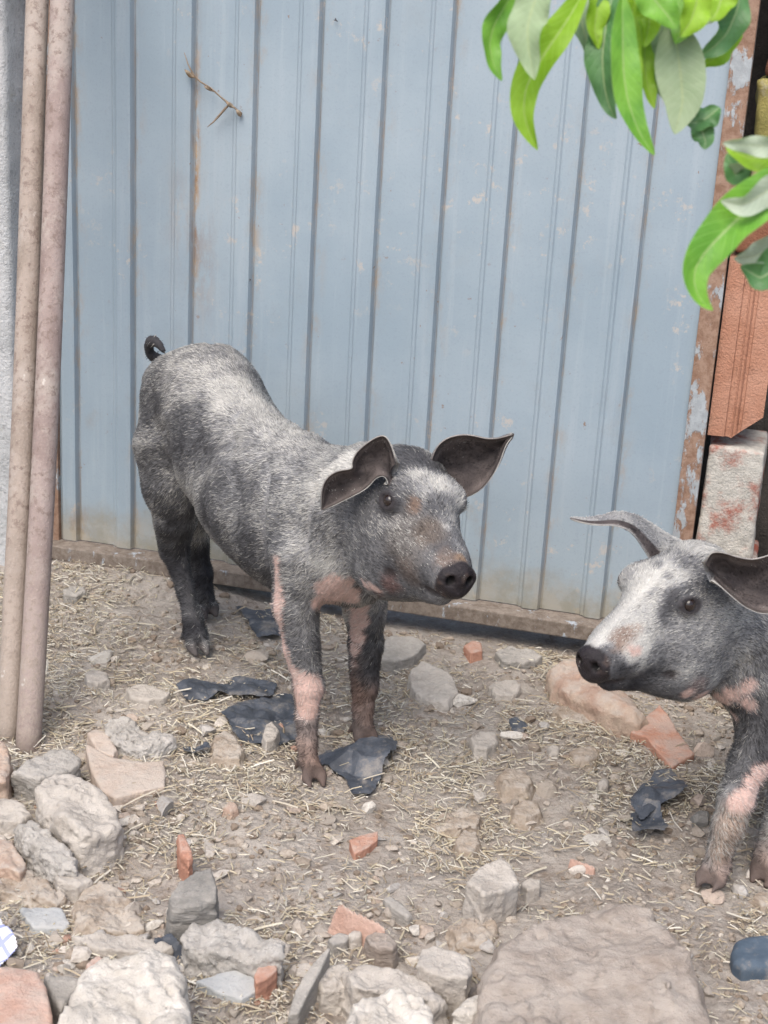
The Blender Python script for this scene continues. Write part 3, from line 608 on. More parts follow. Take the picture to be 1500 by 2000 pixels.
# ------------------------------------------------------------------ torn dark plastic sheeting
def sheet_mat(name, a, b, rough=.55):
    m = Mat(name, rough, .4); n1 = m.noise(18, 6, .65); n2 = m.noise(90, 5, .7)
    c = m.mix(m.ramp(n1, .35, .65), a, b); c = m.mix(m.ramp(n2, .54, .7, 0, .55), c, (.17, .165, .16))
    c = m.mix(m.ramp(m.noise(14, 6, .75), .50, .66, 0, .6), c, (.28, .25, .215))
    return m.done(c, m.bump(m.math('ADD', n1, m.math('MULTIPLY', n2, .5)), .6, .004))
M['sheeting'] = sheet_mat('dark_sheeting', (.040, .047, .060), (.085, .097, .118))
M['bluefoam'] = sheet_mat('worn_blue_foam', (.055, .08, .11), (.085, .115, .15), .8)
def crumpled(name, label, cat, pts, lift, amp, mat, seed, group=None, res=.0019, thick=.0007, fold=1.0):
    poly = np.array([G(x, y, lift * .5)[:2] for x, y in pts]); lo, hi = poly.min(0) - .01, poly.max(0) + .01
    xs = np.arange(lo[0], hi[0], res); ys = np.arange(lo[1], hi[1], res); X, Y = np.meshgrid(xs, ys)
    P3 = np.stack([X, Y, X * 0 + seed], -1)
    d = poly_sd(P3[..., :2], poly) - .007 + .006 * fbm(P3 * 38, 3) + .010 * np.maximum(fbm(P3 * 20 + 7, 2), 0)
    ins = d < 0
    k = fbm(P3 * 14, 2); fold_ = np.abs(fbm(P3 * 17 + 4, 2)) ; edge = np.clip(-d / .04, 0, 1)
    cr_ = np.zeros_like(X); q_ = np.random.default_rng(int(seed * 10))
    for _ in range(5):                                                    # sharp creases in random directions
        th, c0 = q_.uniform(0, math.pi), poly.mean(0) + q_.normal(0, .025, 2); cr_ = cr_ + np.abs((X - c0[0]) * math.cos(th) + (Y - c0[1]) * math.sin(th)) * q_.choice([-1, 1])
    Z = np.maximum(ground_h(X, Y), -.01) + .007 + np.clip(.34 * fold * (cr_ - np.percentile(cr_[ins], 30)), 0, lift * .8) + .10 * amp * k + .004 * np.abs(fbm(P3 * 30, 1))
    ids = -np.ones(X.shape, int); V = []; 
    for (i, j) in np.argwhere(ins): ids[i, j] = len(V); V.append((X[i, j], Y[i, j], max(Z[i, j], -.004)))
    Fc = [[ids[i, j], ids[i, j + 1], ids[i + 1, j + 1], ids[i + 1, j]] for i in range(X.shape[0] - 1) for j in range(X.shape[1] - 1) if min(ids[i, j], ids[i, j + 1], ids[i + 1, j + 1], ids[i + 1, j]) >= 0]
    o = link(name, V, Fc, M[mat], smooth=False); s = o.modifiers.new('thickness', 'SOLIDIFY'); s.thickness = thick; s.offset = 0
    return tag(o, label, cat, group)
g4 = 'torn dark sheeting on the dirt'
crumpled('plastic_scrap', 'long torn strip of dark blue-grey sheeting between the hind and front legs', 'plastic', [(352, 1356), (380, 1340), (408, 1344), (406, 1330), (440, 1336), (462, 1326), (500, 1332), (536, 1338), (520, 1364), (470, 1360), (440, 1352), (400, 1366), (366, 1368)], .016, .02, 'sheeting', 1.2, g4)
crumpled('plastic_scrap', 'wide torn dark sheeting left of the near front leg with a stone on it', 'plastic', [(440, 1404), (470, 1380), (500, 1376), (530, 1362), (566, 1352), (580, 1390), (574, 1440), (540, 1452), (500, 1452), (470, 1446), (452, 1426)], .014, .022, 'sheeting', 2.3, g4)
crumpled('plastic_scrap', 'crumpled blue-grey sheeting over the far front trotter', 'plastic', [(618, 1468), (640, 1448), (690, 1448), (730, 1430), (756, 1428), (770, 1450), (764, 1476), (742, 1486), (736, 1508), (716, 1532), (694, 1528), (678, 1500), (652, 1486)], .034, .03, 'sheeting', 3.1, g4)
crumpled('plastic_scrap', 'dark sheeting scrap by the rail behind the front legs', 'plastic', [(468, 1184), (500, 1190), (536, 1186), (546, 1214), (540, 1242), (506, 1242), (492, 1216)], .014, .02, 'sheeting', 4.4, g4)
crumpled('plastic_scrap', 'folded dark navy sheeting left of the right pig front leg', 'plastic', [(1236, 1566), (1254, 1534), (1278, 1504), (1312, 1498), (1320, 1530), (1336, 1556), (1320, 1570), (1286, 1576), (1256, 1588)], .032, .03, 'sheeting', 5.7, g4)
crumpled('plastic_scrap', 'rolled dark sheeting strip in front of the folded navy sheeting', 'plastic', [(1240, 1590), (1262, 1578), (1284, 1582), (1306, 1620), (1298, 1632), (1270, 1626), (1242, 1632)], .026, .016, 'sheeting', 6.6, g4)
crumpled('plastic_scrap', 'tiny dark blue scrap near the small dusty stone', 'plastic', [(360, 1472), (378, 1478), (404, 1470), (410, 1484), (392, 1492), (366, 1490)], .012, .012, 'sheeting', 7.1, g4)
crumpled('plastic_scrap', 'tiny black shard in the dirt between the two pigs', 'plastic', [(998, 1414), (1010, 1412), (1026, 1422), (1018, 1430), (1004, 1426)], .008, .008, 'sheeting', 8.8, g4)
crumpled('plastic_scrap', 'small blue-grey scrap between the whitish boulder and the concrete chunk', 'plastic', [(312, 1856), (334, 1846), (356, 1862), (352, 1878), (326, 1870)], .02, .012, 'sheeting', 9.9, g4)
rock('foam_sole', 'worn rounded blue foam sole at the lower right edge', 'sole', [(1428, 1850), (1434, 1832), (1456, 1822), (1500, 1818), (1560, 1812), (1580, 1850), (1550, 1876), (1490, 1886), (1452, 1882), (1432, 1868)], .030, 'bluefoam', rough=.10, flare=-.1, rnd=.9)

# white scrap with a blue lattice print at the left edge
def lattice_mat():
    m = Mat('printed_paper', .6, .3)
    w1 = m.n('ShaderNodeTexWave', wave_type='BANDS', bands_direction='DIAGONAL'); w2 = m.n('ShaderNodeTexWave', wave_type='BANDS', bands_direction='DIAGONAL')
    m.put(w1.inputs[0], m.scale((1, 1, 0))); m.put(w2.inputs[0], m.scale((-1, 1, 0)))
    for w_ in (w1, w2): w_.inputs['Scale'].default_value = 22
    k = m.math('MAXIMUM', m.ramp(w1.outputs['Fac'], .82, .9), m.ramp(w2.outputs['Fac'], .82, .9))
    return m.done(m.mix(m.math('MULTIPLY', k, .8), (.74, .74, .76), (.20, .24, .52)))
M['paper'] = lattice_mat()
crumpled('paper_scrap', 'white crumpled scrap printed with a blue lattice at the left edge', 'paper', [(-40, 1812), (-4, 1824), (12, 1842), (27, 1860), (4, 1870), (-12, 1892), (-40, 1896)], .03, .02, 'paper', 10.3, None, thick=.001)

# ------------------------------------------------------------------ straw and crumbs (uncountable)
def straw_mat():
    m = Mat('straw', .75, .25); c = m.attr('tint', 'Color'); return m.done(m.mix(m.ramp(m.noise(300, 3, .6), .35, .65, 0, .35), c, (.30, .23, .13)))
M['straw'] = straw_mat()
def scatter_xy(n_, fn):
    """points on the dirt, kept where fn (a density) says so"""
    out = []
    while sum(map(len, out)) < n_:
        x = rng.uniform(-.95, 1.05, 4000); y = rng.uniform(1.45, 3.28, 4000)
        d = (np.stack([x, y], -1) - GA[:2]) @ GN[:2]
        k = (d > .05) & (rng.random(4000) < fn(x, y)); out.append(np.stack([x, y], -1)[k])
    return np.concatenate(out)[:n_]
def straw_density(x, y):
    P = np.stack([x, y, x * 0 + 2], -1)
    px, py, _ = proj(np.stack([x, y, x * 0], -1))
    a = .10 + .95 * sstep(-.12, .28, fbm(P * 6.5, 3)) + .35 * sstep(0, .4, fbm(P * 18, 2))
    bare = np.exp(-((x + .42) ** 2 / .05 + (y - 2.85) ** 2 / .06))          # trodden bare patch by the hind legs
    return np.clip(a * (1 - .8 * bare), 0.03, 1)
def make_straw(n_):
    xy = scatter_xy(n_, straw_density)
    L = np.exp(rng.normal(math.log(.0095), .62, n_)).clip(.004, .07); wd = rng.uniform(.0005, .0013, n_) * (1 + (L > .035) * .6)
    yaw = rng.uniform(0, 2 * math.pi, n_); tilt = rng.normal(0, .22, n_) + (rng.random(n_) < .06) * rng.uniform(.2, .8, n_)
    z = ground_h(xy[:, 0], xy[:, 1]) + .002 + rng.random(n_) * .006 + np.abs(np.sin(tilt)) * L * .35
    c = np.concatenate([xy, z[:, None]], 1)
    d = np.stack([np.cos(yaw) * np.cos(tilt), np.sin(yaw) * np.cos(tilt), np.sin(tilt)], 1)
    s = np.stack([-np.sin(yaw), np.cos(yaw), np.zeros(n_)], 1); u = np.cross(d, s)
    bend = rng.normal(0, .035, n_)[:, None] * L[:, None] * s + np.abs(rng.normal(0, .03, n_))[:, None] * L[:, None] * u
    V = np.zeros((n_, 9, 3))
    for i, t in enumerate((-.5, 0, .5)):
        m_ = c + d * (L * t)[:, None] + bend * (1 - 4 * t * t)
        V[:, i * 3] = m_ - s * wd[:, None]; V[:, i * 3 + 1] = m_ + u * (wd * 1.1)[:, None]; V[:, i * 3 + 2] = m_ + s * wd[:, None]
    b = (np.arange(n_) * 9)[:, None]; q = []
    for i in (0, 1):
        for j in (0, 1): q.append(b + np.array([i * 3 + j, i * 3 + j + 1, i * 3 + j + 4, i * 3 + j + 3])[None])
        q.append(b + np.array([i * 3 + 2, i * 3, i * 3 + 3, i * 3 + 5])[None])
    t = rng.random(n_); pal = np.array([(.60, .57, .47), (.53, .475, .35), (.42, .36, .27), (.32, .265, .20), (.66, .635, .56), (.48, .445, .37)])
    tint = pal[rng.integers(0, len(pal), n_)] * rng.uniform(.68, 1.05, (n_, 1))
    o = link('straw', V.reshape(-1, 3), np.concatenate(q), M['straw'], origin=(0, 0, 0), smooth=False, attrs={'tint': ('FLOAT_COLOR', np.repeat(tint, 9, 0))})
    tag(o, kind='stuff')
make_straw(36000)
def make_crumbs(n_):
    xy = scatter_xy(n_, lambda x, y: np.clip(.35 + .8 * fbm(np.stack([x, y, x * 0 + 9], -1) * 6, 3), .08, 1))
    ico = np.array([(0, 0, 1), (.89, 0, .45), (.28, .85, .45), (-.72, .53, .45), (-.72, -.53, .45), (.28, -.85, .45), (.72, .53, -.45), (-.28, .85, -.45), (-.89, 0, -.45), (-.28, -.85, -.45), (.72, -.53, -.45), (0, 0, -1)])
    fc = np.array([(0, 1, 2), (0, 2, 3), (0, 3, 4), (0, 4, 5), (0, 5, 1), (1, 6, 2), (2, 7, 3), (3, 8, 4), (4, 9, 5), (5, 10, 1), (6, 7, 2), (7, 8, 3), (8, 9, 4), (9, 10, 5), (10, 6, 1), (11, 7, 6), (11, 8, 7), (11, 9, 8), (11, 10, 9), (11, 6, 10)])
    r = np.exp(rng.normal(math.log(.0035), .55, n_)).clip(.0015, .013)
    V = ico[None] * (r[:, None, None] * rng.uniform(.65, 1.25, (n_, 12, 1))) * rng.uniform(.6, 1.3, (n_, 1, 3)) * np.array([1, 1, .65])
    a = rng.uniform(0, 6.28, n_); ca, sa = np.cos(a)[:, None], np.sin(a)[:, None]
    V = np.stack([V[..., 0] * ca - V[..., 1] * sa, V[..., 0] * sa + V[..., 1] * ca, V[..., 2]], -1)
    V += np.concatenate([xy, (ground_h(xy[:, 0], xy[:, 1]) + r * .25)[:, None]], 1)[:, None]
    pal = np.array([(.30, .255, .21), (.36, .315, .265), (.23, .185, .145), (.34, .29, .235), (.43, .39, .34)])
    tint = pal[rng.integers(0, 5, n_)] * rng.uniform(.8, 1.15, (n_, 1))
    m = Mat('crumb', .95, .1); c = m.attr('tint', 'Color'); n2 = m.noise(200, 4, .7)
    mm = m.done(m.mix(m.ramp(n2, .4, .7, 0, .5), c, (.2, .155, .115)), m.bump(n2, .6, .003))
    o = link('gravel', V.reshape(-1, 3), (fc[None] + (np.arange(n_) * 12)[:, None, None]).reshape(-1, 3), mm, origin=(0, 0, 0), smooth=False, attrs={'tint': ('FLOAT_COLOR', np.repeat(tint, 12, 0))})
    tag(o, kind='stuff')
make_crumbs(8000)
def make_rubble(n_):
    """angular chips between the bigger stones, thickest at the lower left"""
    import bmesh
    bm = bmesh.new(); bmesh.ops.create_icosphere(bm, subdivisions=2, radius=1); base = np.array([v.co for v in bm.verts]); fc = np.array([[v.index for v in q.verts] for q in bm.faces]); bm.free()
    def dens(x, y):
        px, py, _ = proj(np.stack([x, y, x * 0], -1))
        return np.clip(.012 + .9 * sstep(520, 150, px) * sstep(1350, 1600, py) + .8 * sstep(1720, 1900, py) * sstep(1050, 850, px) + .12 * sstep(1250, 1500, py), .02, 1) * np.clip(.5 + 1.5 * fbm(np.stack([x, y, x * 0 + 4], -1) * 7, 2), .05, 1)
    xy = scatter_xy(n_, dens); r = np.exp(rng.normal(math.log(.0085), .5, n_)).clip(.004, .024)
    V = np.repeat(base[None], n_, 0)
    for _ in range(9):                                                    # chop with random planes for fracture facets
        nn = rng.normal(size=(n_, 1, 3)); nn /= np.linalg.norm(nn, axis=2, keepdims=True); off = rng.uniform(.35, .85, (n_, 1)); dd = (V * nn).sum(2) - off
        V = V - nn * np.maximum(dd, 0)[..., None]
    V = V * rng.uniform(.6, 1.5, (n_, 1, 3)) * np.array([1, 1, .6]) * r[:, None, None]
    a = rng.uniform(0, 6.28, n_); ca, sa = np.cos(a)[:, None], np.sin(a)[:, None]
    V = np.stack([V[..., 0] * ca - V[..., 1] * sa, V[..., 0] * sa + V[..., 1] * ca, V[..., 2]], -1) + np.concatenate([xy, (ground_h(xy[:, 0], xy[:, 1]) + r * .2)[:, None]], 1)[:, None]
    pal = np.array([(.40, .355, .305), (.49, .45, .40), (.30, .265, .225), (.37, .35, .325), (.44, .36, .30), (.40, .25, .19), (.52, .49, .44)])
    tint = pal[rng.choice(7, n_, p=[.25, .2, .15, .15, .1, .05, .1])] * rng.uniform(.85, 1.15, (n_, 1))
    m = Mat('rubble_chip', .92, .15); c = m.attr('tint', 'Color'); n2 = m.noise(130, 5, .7)
    mm = m.done(m.mix(m.ramp(n2, .45, .7, 0, .6), c, (.24, .2, .165)), m.bump(n2, .7, .004))
    tag(link('rubble', V.reshape(-1, 3), (fc[None] + (np.arange(n_) * len(base))[:, None, None]).reshape(-1, 3), mm, origin=(0, 0, 0), smooth=False, attrs={'tint': ('FLOAT_COLOR', np.repeat(tint, len(base), 0))}), kind='stuff')
make_rubble(1400)

# ------------------------------------------------------------------ pigs
def coat_mat():
    m = Mat('pig_coat', .72, .25); c = m.attr('coat', 'Color'); wet = m.attr('wet')
    n = m.noise(330, 4, .7); n2 = m.noise(110, 5, .7)
    c = m.mix(m.ramp(n, .4, .7, 0, .25), c, m.mix(.6, c, (.05, .045, .045)))
    r = m.math('SUBTRACT', .75, m.math('MULTIPLY', wet, .38))
    return m.done(c, m.bump(m.math('ADD', n, m.math('MULTIPLY', n2, 1.5)), .6, .003), r)
def hair_mat():
    m = Mat('bristle', .6, .25); c = m.attr('tint', 'Color')
    v = m.n('ShaderNodeAttribute', attribute_name='nrm').outputs['Vector']
    return m.done(c, v)
def eye_mat():
    m = Mat('eye_wet', .06, .6); return m.done((.018, .011, .009))
M['coat'] = coat_mat(); M['bristle'] = hair_mat(); M['eye'] = eye_mat()

def rotm(yaw, pitch, roll):
    cy, sy, cp, sp, cr, sr = math.cos(yaw), math.sin(yaw), math.cos(pitch), math.sin(pitch), math.cos(roll), math.sin(roll)
    return np.array([[cy, -sy, 0], [sy, cy, 0], [0, 0, 1]]) @ np.array([[cp, 0, sp], [0, 1, 0], [-sp, 0, cp]]) @ np.array([[1, 0, 0], [0, cr, -sr], [0, sr, cr]])
def J(x, y, Y, r):
    P = W(x, y, Y); return P, r * ((P - CAM) @ fw) / FPX
def chain(f, pts, k=.03, sq=None):
    for (a, ra), (b, rb) in zip(pts[:-1], pts[1:]): f.cap(a, b, ra, rb, min(k, .5 * min(ra, rb)), sq=sq)

def head(f, o, Mx, s):
    """cranium, cheeks, muzzle, jaw and snout disc in head coordinates (x forward, y left, z up)"""
    p = lambda *c: o + Mx @ (np.array(c) * s)
    ax = Mx.T
    f.ell(p(-.012, 0, .005), ax, np.array([.088, .072, .080]) * s, .03)
    f.ell(p(-.035, 0, .050), ax, np.array([.050, .062, .045]) * s, .03)
    for sg in (1, -1):
        f.ell(p(.006, .036 * sg, -.052), ax, np.array([.072, .044, .062]) * s, .03)      # cheek
        f.ell(p(.046, .044 * sg, .040), ax, np.array([.030, .020, .018]) * s, .022)      # brow
        f.ell(p(.095, .022 * sg, -.058), ax, np.array([.055, .024, .028]) * s, .02)      # side of the muzzle
    f.cap(p(.03, 0, .010), p(.160, 0, -.064), .056 * s, .0275 * s, .03)
    f.cap(p(.09, 0, -.062), p(.168, 0, -.080), .044 * s, .0265 * s, .02)
    f.cap(p(.0, 0, -.090), p(.128, 0, -.106), .052 * s, .019 * s, .022)                  # lower jaw
    for sg in (1, -1): f.ell(p(-.012, .032 * sg, -.098), ax, np.array([.070, .044, .046]) * s, .03)      # jowl
    nd = np.array([.93, 0, -.36]); nd /= np.linalg.norm(nd)
    nc = np.array([.178, 0, -.072])
    # snout disc: flattened, slightly wider than high, with a rim
    zt = np.cross(nd, [0, 1, 0]); axd = np.array([Mx @ nd, Mx @ np.array([0, 1, 0.]), Mx @ zt])
    f.ell(p(*nc), axd, np.array([.0130, .0320, .0245]) * s, .006)
    f.ell(p(*(nc + nd * .017)), axd, np.array([.008, .022, .0155]) * s, .006, sub=True)
    f.ell(p(*(nc + nd * .006)), axd, np.array([.010, .026, .0185]) * s, .006)
    for sg in (1, -1):
        c = nc + np.array([0, .0155 * sg, 0]) + zt * .003
        f.ell(p(*(c + nd * .014)), axd, np.array([.020, .0062, .0086]) * s, .004, sub=True)
        e = np.array([.055, .060 * sg, .028])
        f.ell(p(*e), ax, np.array([.024, .013, .017]) * s, .010)
        f.ell(p(*(e + np.array([.006, .012 * sg, 0]))), ax, np.array([.015, .010, .0095]) * s, .005, sub=True)
    for sg in (1, -1):                                                                    # line of the mouth
        ml = [(.162, .014, -.100), (.13, .036, -.099), (.09, .050, -.095), (.06, .058, -.086)]
        for q0, q1 in zip(ml[:-1], ml[1:]): f.cap(p(q0[0], q0[1] * sg, q0[2]), p(q1[0], q1[1] * sg, q1[2]), .0055 * s, .0055 * s, .006, sub=True)
    return p, nd, nc

def ear(upper, lower, Yb, Yt, cup, thick, nu=26, nv=16, edgecurl=0.0, dep=None, tone=.10, lean=0.0):
    """a thin cupped ear leaf between two outlines running from the base to the tip"""
    def resamp(pl, n_):
        pl = np.asarray(pl, float); d = np.r_[0, np.cumsum(np.linalg.norm(np.diff(pl, axis=0), axis=1))]; t = np.linspace(0, d[-1], n_)
        # gentle smoothing of the polyline
        x = np.interp(t, d, pl[:, 0]); y = np.interp(t, d, pl[:, 1])
        for _ in range(2):
            x[1:-1] = (x[:-2] + 2 * x[1:-1] + x[2:]) / 4; y[1:-1] = (y[:-2] + 2 * y[1:-1] + y[2:]) / 4
        return x, y
    if len(upper) == len(lower):
        def resamp(pl, n_):
            pl = np.asarray(pl, float); t = np.linspace(0, len(pl) - 1, n_); x = np.interp(t, range(len(pl)), pl[:, 0]); y = np.interp(t, range(len(pl)), pl[:, 1])
            for _ in range(2):
                x[1:-1] = (x[:-2] + 2 * x[1:-1] + x[2:]) / 4; y[1:-1] = (y[:-2] + 2 * y[1:-1] + y[2:]) / 4
            return x, y
    ux, uy = resamp(upper, nu); lx, ly = resamp(lower, nu)
    g = np.zeros((nu, nv, 3))
    for i in range(nu):
        t = i / (nu - 1); Y0 = Yb + (Yt - Yb) * t if dep is None else np.interp(t, dep[0], dep[1])
        wid = math.hypot(ux[i] - lx[i], uy[i] - ly[i])
        for j in range(nv):
            v = j / (nv - 1); x = ux[i] + (lx[i] - ux[i]) * v; y = uy[i] + (ly[i] - uy[i]) * v
            g[i, j] = W(x, y, Y0 + cup * math.sin(math.pi * v) * min(1, wid / 60) + lean * (.5 - v) * min(1, wid / 40) - edgecurl * (abs(2 * v - 1) ** 3) * min(1, wid / 60))
    du = np.gradient(g, axis=0); dv = np.gradient(g, axis=1); N = np.cross(du, dv); N /= np.maximum(np.linalg.norm(N, axis=-1, keepdims=True), 1e-9)
    view = CAM - g; sgn = np.where((N * view).sum(-1).mean() < 0, -1, 1); N = N * sgn
    tt = np.ones((nu, nv)) * thick; tt[:, 0] *= .35; tt[:, -1] *= .35; tt[-1] *= .35; tt[:4] *= np.array([2.2, 1.8, 1.4, 1.2])[:, None]
    Fv = (g + N * tt[..., None] / 2).reshape(-1, 3); Bv = (g - N * tt[..., None] / 2).reshape(-1, 3); n_ = nu * nv
    V = np.concatenate([Fv, Bv]); Q = []
    q = lambda i, j: i * nv + j
    for i in range(nu - 1):
        for j in range(nv - 1):
            a = [q(i, j), q(i, j + 1), q(i + 1, j + 1), q(i + 1, j)]
            if sgn < 0: a = a[::-1]
            Q.append(a[::-1] if False else a); Q.append([c + n_ for c in a[::-1]])
    rim = [q(i, 0) for i in range(nu)] + [q(nu - 1, j) for j in range(1, nv)] + [q(i, nv - 1) for i in range(nu - 2, -1, -1)] + [q(0, j) for j in range(nv - 2, 0, -1)]
    for a, b in zip(rim, rim[1:] + rim[:1]):
        c = [a, b, b + n_, a + n_]; Q.append(c if sgn < 0 else c[::-1])
    Q = np.array(Q)
    # make the winding agree with the normals N (front faces towards the camera side)
    f0 = Q[0]; fn = np.cross(V[f0[2]] - V[f0[0]], V[f0[3]] - V[f0[1]])
    if fn @ N.reshape(-1, 3)[f0[0]] < 0: Q = Q[:, ::-1]
    inner = np.r_[np.full(n_, 1.0 if tone < .2 else .4), np.zeros(n_)]
    vv = np.tile(np.abs(np.linspace(-1, 1, nv))[None], (nu, 1)).reshape(-1); uu = np.repeat(np.linspace(0, 1, nu), nv)
    sv = np.tile(np.linspace(0, 1, nv)[None], (nu, 1)).reshape(-1)
    if tone > .2: inner[:n_] = np.where((sv > .60) & (sv < .97), .8, .4)
    return V, Q, inner, np.r_[vv, vv], np.r_[uu, uu]

class Coat:
    def __init__(s, V, N):
        s.V = V; s.N = N; s.px, s.py, s.d = proj(V); s.facing = ((CAM - V) * N).sum(1) > 0
    def at(s, x, y):
        d2 = (s.px - x) ** 2 + (s.py - y) ** 2
        k = np.where(s.facing & (d2 < 64))[0]
        if not len(k): k = np.argsort(d2)[:30]
        return s.V[k[np.argmin(s.d[k])]]
def paint(V, N, coat_pts, base, pink_pts, mud_z, seed, extra=None):
    """coat tone 0 dark .. 1 white, pink skin mask, mud mask, from blobs placed on the body in 3-D"""
    P = V + seed
    wv = np.stack([fbm(P * 22, 3), fbm(P * 22 + 31, 3), fbm(P * 22 + 77, 3)], -1)
    t = base + .42 * fbm(P * 8, 3) + .26 * fbm(P * 40, 3)
    Vw = V + wv * .022
    for c, r, val, soft in coat_pts:
        k = 1 - sstep(r * (1 - soft), r * (1 + soft), np.linalg.norm(Vw - c, axis=1)); t = t + (val + .16 * fbm(P * 40, 2) - t) * k
    pk = np.zeros(len(V)); Vp = V + wv * .010
    for c, r in pink_pts: pk = np.maximum(pk, 1 - sstep(r - .004, r + .004, np.linalg.norm(Vp - c, axis=1)))
    mud = 1 - sstep(mud_z[0], mud_z[1], V[:, 2] + .05 * fbm(P * 16, 3))
    return np.clip(t, 0, 1), pk, mud
def tone_rgb(t):
    a = np.array([.042, .042, .048]); b = np.array([.225, .225, .228]); c = np.array([.60, .585, .54])
    t = t[:, None]; return np.where(t < .5, a + (b - a) * t * 2, b + (c - b) * (t - .5) * 2)

def build_pig(label, f, heado, Mx, s, ears, coat_spec, pink_spec, base, seed, mudz, tailward, nhair, eyes, brown=(), hoof_z=.032, mud_y=9.0, tail=None, face_dark=0.0):
    V, Q = f.mesh(); V = relax(V, Q, 2, .45)
    Nb = vnormals(V, Q); calm = sstep(.10, .20, np.linalg.norm(V - (heado + Mx @ (np.array([.12, 0, -.05]) * s)), axis=1))      # muscle and loose skin
    V = V + Nb * ((.0060 * fbm(V * 8 + 2, 2) + .0028 * fbm(V * np.array([26., 26, 14]), 3) - .0035 * sstep(.30, .0, np.abs(fbm(V * np.array([13., 13, 5]) + 8, 2)))) * (.25 + .75 * calm) + .0008 * fbm(V * 90, 2))[:, None]
    nb = len(V); parts = [(V, Q)]; inner = [np.zeros(nb)]; rimv = [np.zeros(nb)]; eu = [np.full(nb, -1.0)]
    for e in ears:
        ve, qe, i_, r_, u_ = ear(**e); off = sum(len(p[0]) for p in parts); parts.append((ve, qe + off)); inner.append(i_); rimv.append(r_); eu.append(u_)
    V = np.concatenate([p[0] for p in parts]); Q = np.concatenate([p[1] for p in parts]); inner = np.concatenate(inner); rimv = np.concatenate(rimv); eu = np.concatenate(eu)
    N = vnormals(V, Q)
    cc = Coat(V[:nb], N[:nb])
    cp = [(cc.at(x, y), r, v, so) for x, y, r, v, so in coat_spec]; pp = [(cc.at(x, y), r) for x, y, r in pink_spec]
    t, pk, mud = paint(V, N, cp, base, pp, mudz, seed)
    L = (V - heado) @ Mx / s                                   # head coordinates
    nose_c = np.array([.178, 0, -.072]); nd = np.array([.93, 0, -.36]); nd /= np.linalg.norm(nd)
    isear = eu >= 0; mud = mud * (V[:, 1] < mud_y)
    t = t * (1 - face_dark * (1 - sstep(.17, .22, np.linalg.norm(L - np.array([.06, 0, -.03]), axis=1))) * (1 - sstep(.55, .7, t)))
    t = np.where(isear, np.where(inner > .5, .09 + .14 * fbm(V * 60, 2) + .22 * sstep(.72, 1.0, rimv), .56 + .4 * fbm(V * 34, 2) + .25 * sstep(.7, 1.0, rimv)), t)
    pk = np.where(isear, 0, pk); mud = np.where(isear, 0, mud)
    rgb = tone_rgb(t)
    rgb = np.where((isear & (inner > .5))[:, None], rgb * np.array([.98, .82, .74]) * (1 + .5 * fbm(V * np.array([30., 30, 110]), 3))[:, None], rgb)
    for x, y, r, col, a in brown:
        k = (1 - sstep(r * .4, r * 1.3, np.linalg.norm(V + .01 * fbm(V * 60, 2)[:, None] - cc.at(x, y), axis=1))) * a
        rgb = rgb + (np.array(col) - rgb) * k[:, None]
    skin = np.array([.56, .39, .34]) * (1 + .16 * fbm(V * 45, 3))[:, None]
    rgb = rgb + (skin - rgb) * pk[:, None]
    mc = np.array([.29, .185, .14]) * (1 + .5 * fbm(V * 50, 3))[:, None]
    rgb = rgb + (mc - rgb) * (mud * (.72 + .25 * fbm(V * 25, 2)))[:, None].clip(0, 1)
    dn = (L - nose_c) @ nd; rv = (L - nose_c) - dn[:, None] * nd; rn = np.sqrt(rv[:, 1] ** 2 + (rv[:, 0] ** 2 + rv[:, 2] ** 2) * 1.6)
    nose = sstep(-.010, -.003, dn + .004 * fbm(V * 90, 2)) * (1 - sstep(.038, .044, rn)) * (~isear)
    rgb = rgb + (np.array([.020, .016, .018]) * (1 + .5 * fbm(V * 120, 3))[:, None] - rgb) * nose[:, None]
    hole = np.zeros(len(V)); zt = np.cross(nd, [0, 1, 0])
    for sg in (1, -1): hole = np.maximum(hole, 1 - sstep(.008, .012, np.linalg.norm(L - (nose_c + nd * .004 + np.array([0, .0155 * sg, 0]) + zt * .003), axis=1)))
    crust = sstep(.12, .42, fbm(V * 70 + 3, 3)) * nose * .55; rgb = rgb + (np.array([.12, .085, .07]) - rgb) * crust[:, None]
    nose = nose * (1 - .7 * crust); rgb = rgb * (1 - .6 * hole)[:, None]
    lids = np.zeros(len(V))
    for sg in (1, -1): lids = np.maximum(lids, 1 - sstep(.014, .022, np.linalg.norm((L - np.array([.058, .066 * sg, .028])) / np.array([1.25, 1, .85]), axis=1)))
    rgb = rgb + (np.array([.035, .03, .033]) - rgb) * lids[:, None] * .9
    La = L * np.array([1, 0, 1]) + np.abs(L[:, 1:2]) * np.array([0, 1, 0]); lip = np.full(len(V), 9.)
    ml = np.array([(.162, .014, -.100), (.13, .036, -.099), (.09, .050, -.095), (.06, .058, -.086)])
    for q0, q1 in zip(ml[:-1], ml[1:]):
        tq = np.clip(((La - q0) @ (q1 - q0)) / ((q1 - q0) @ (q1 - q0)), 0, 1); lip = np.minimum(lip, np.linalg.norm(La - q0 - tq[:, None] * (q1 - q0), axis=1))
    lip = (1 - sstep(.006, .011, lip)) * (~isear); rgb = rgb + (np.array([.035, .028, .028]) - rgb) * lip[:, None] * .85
    if tail is not None:
        dt = np.min(np.linalg.norm(V[:, None] - tail[None], axis=2), axis=1); tl = 1 - sstep(.016, .024, dt); rgb = rgb + (np.array([.045, .044, .048]) - rgb) * tl[:, None]
    else: tl = np.zeros(len(V))
    hoof = 1 - sstep(hoof_z - .008, hoof_z + .004, V[:, 2] + .012 * fbm(V * 30, 2))
    rgb = rgb + (np.array([.06, .045, .04]) - rgb) * (hoof * .7)[:, None]
    ctr = V[:nb].mean(0)
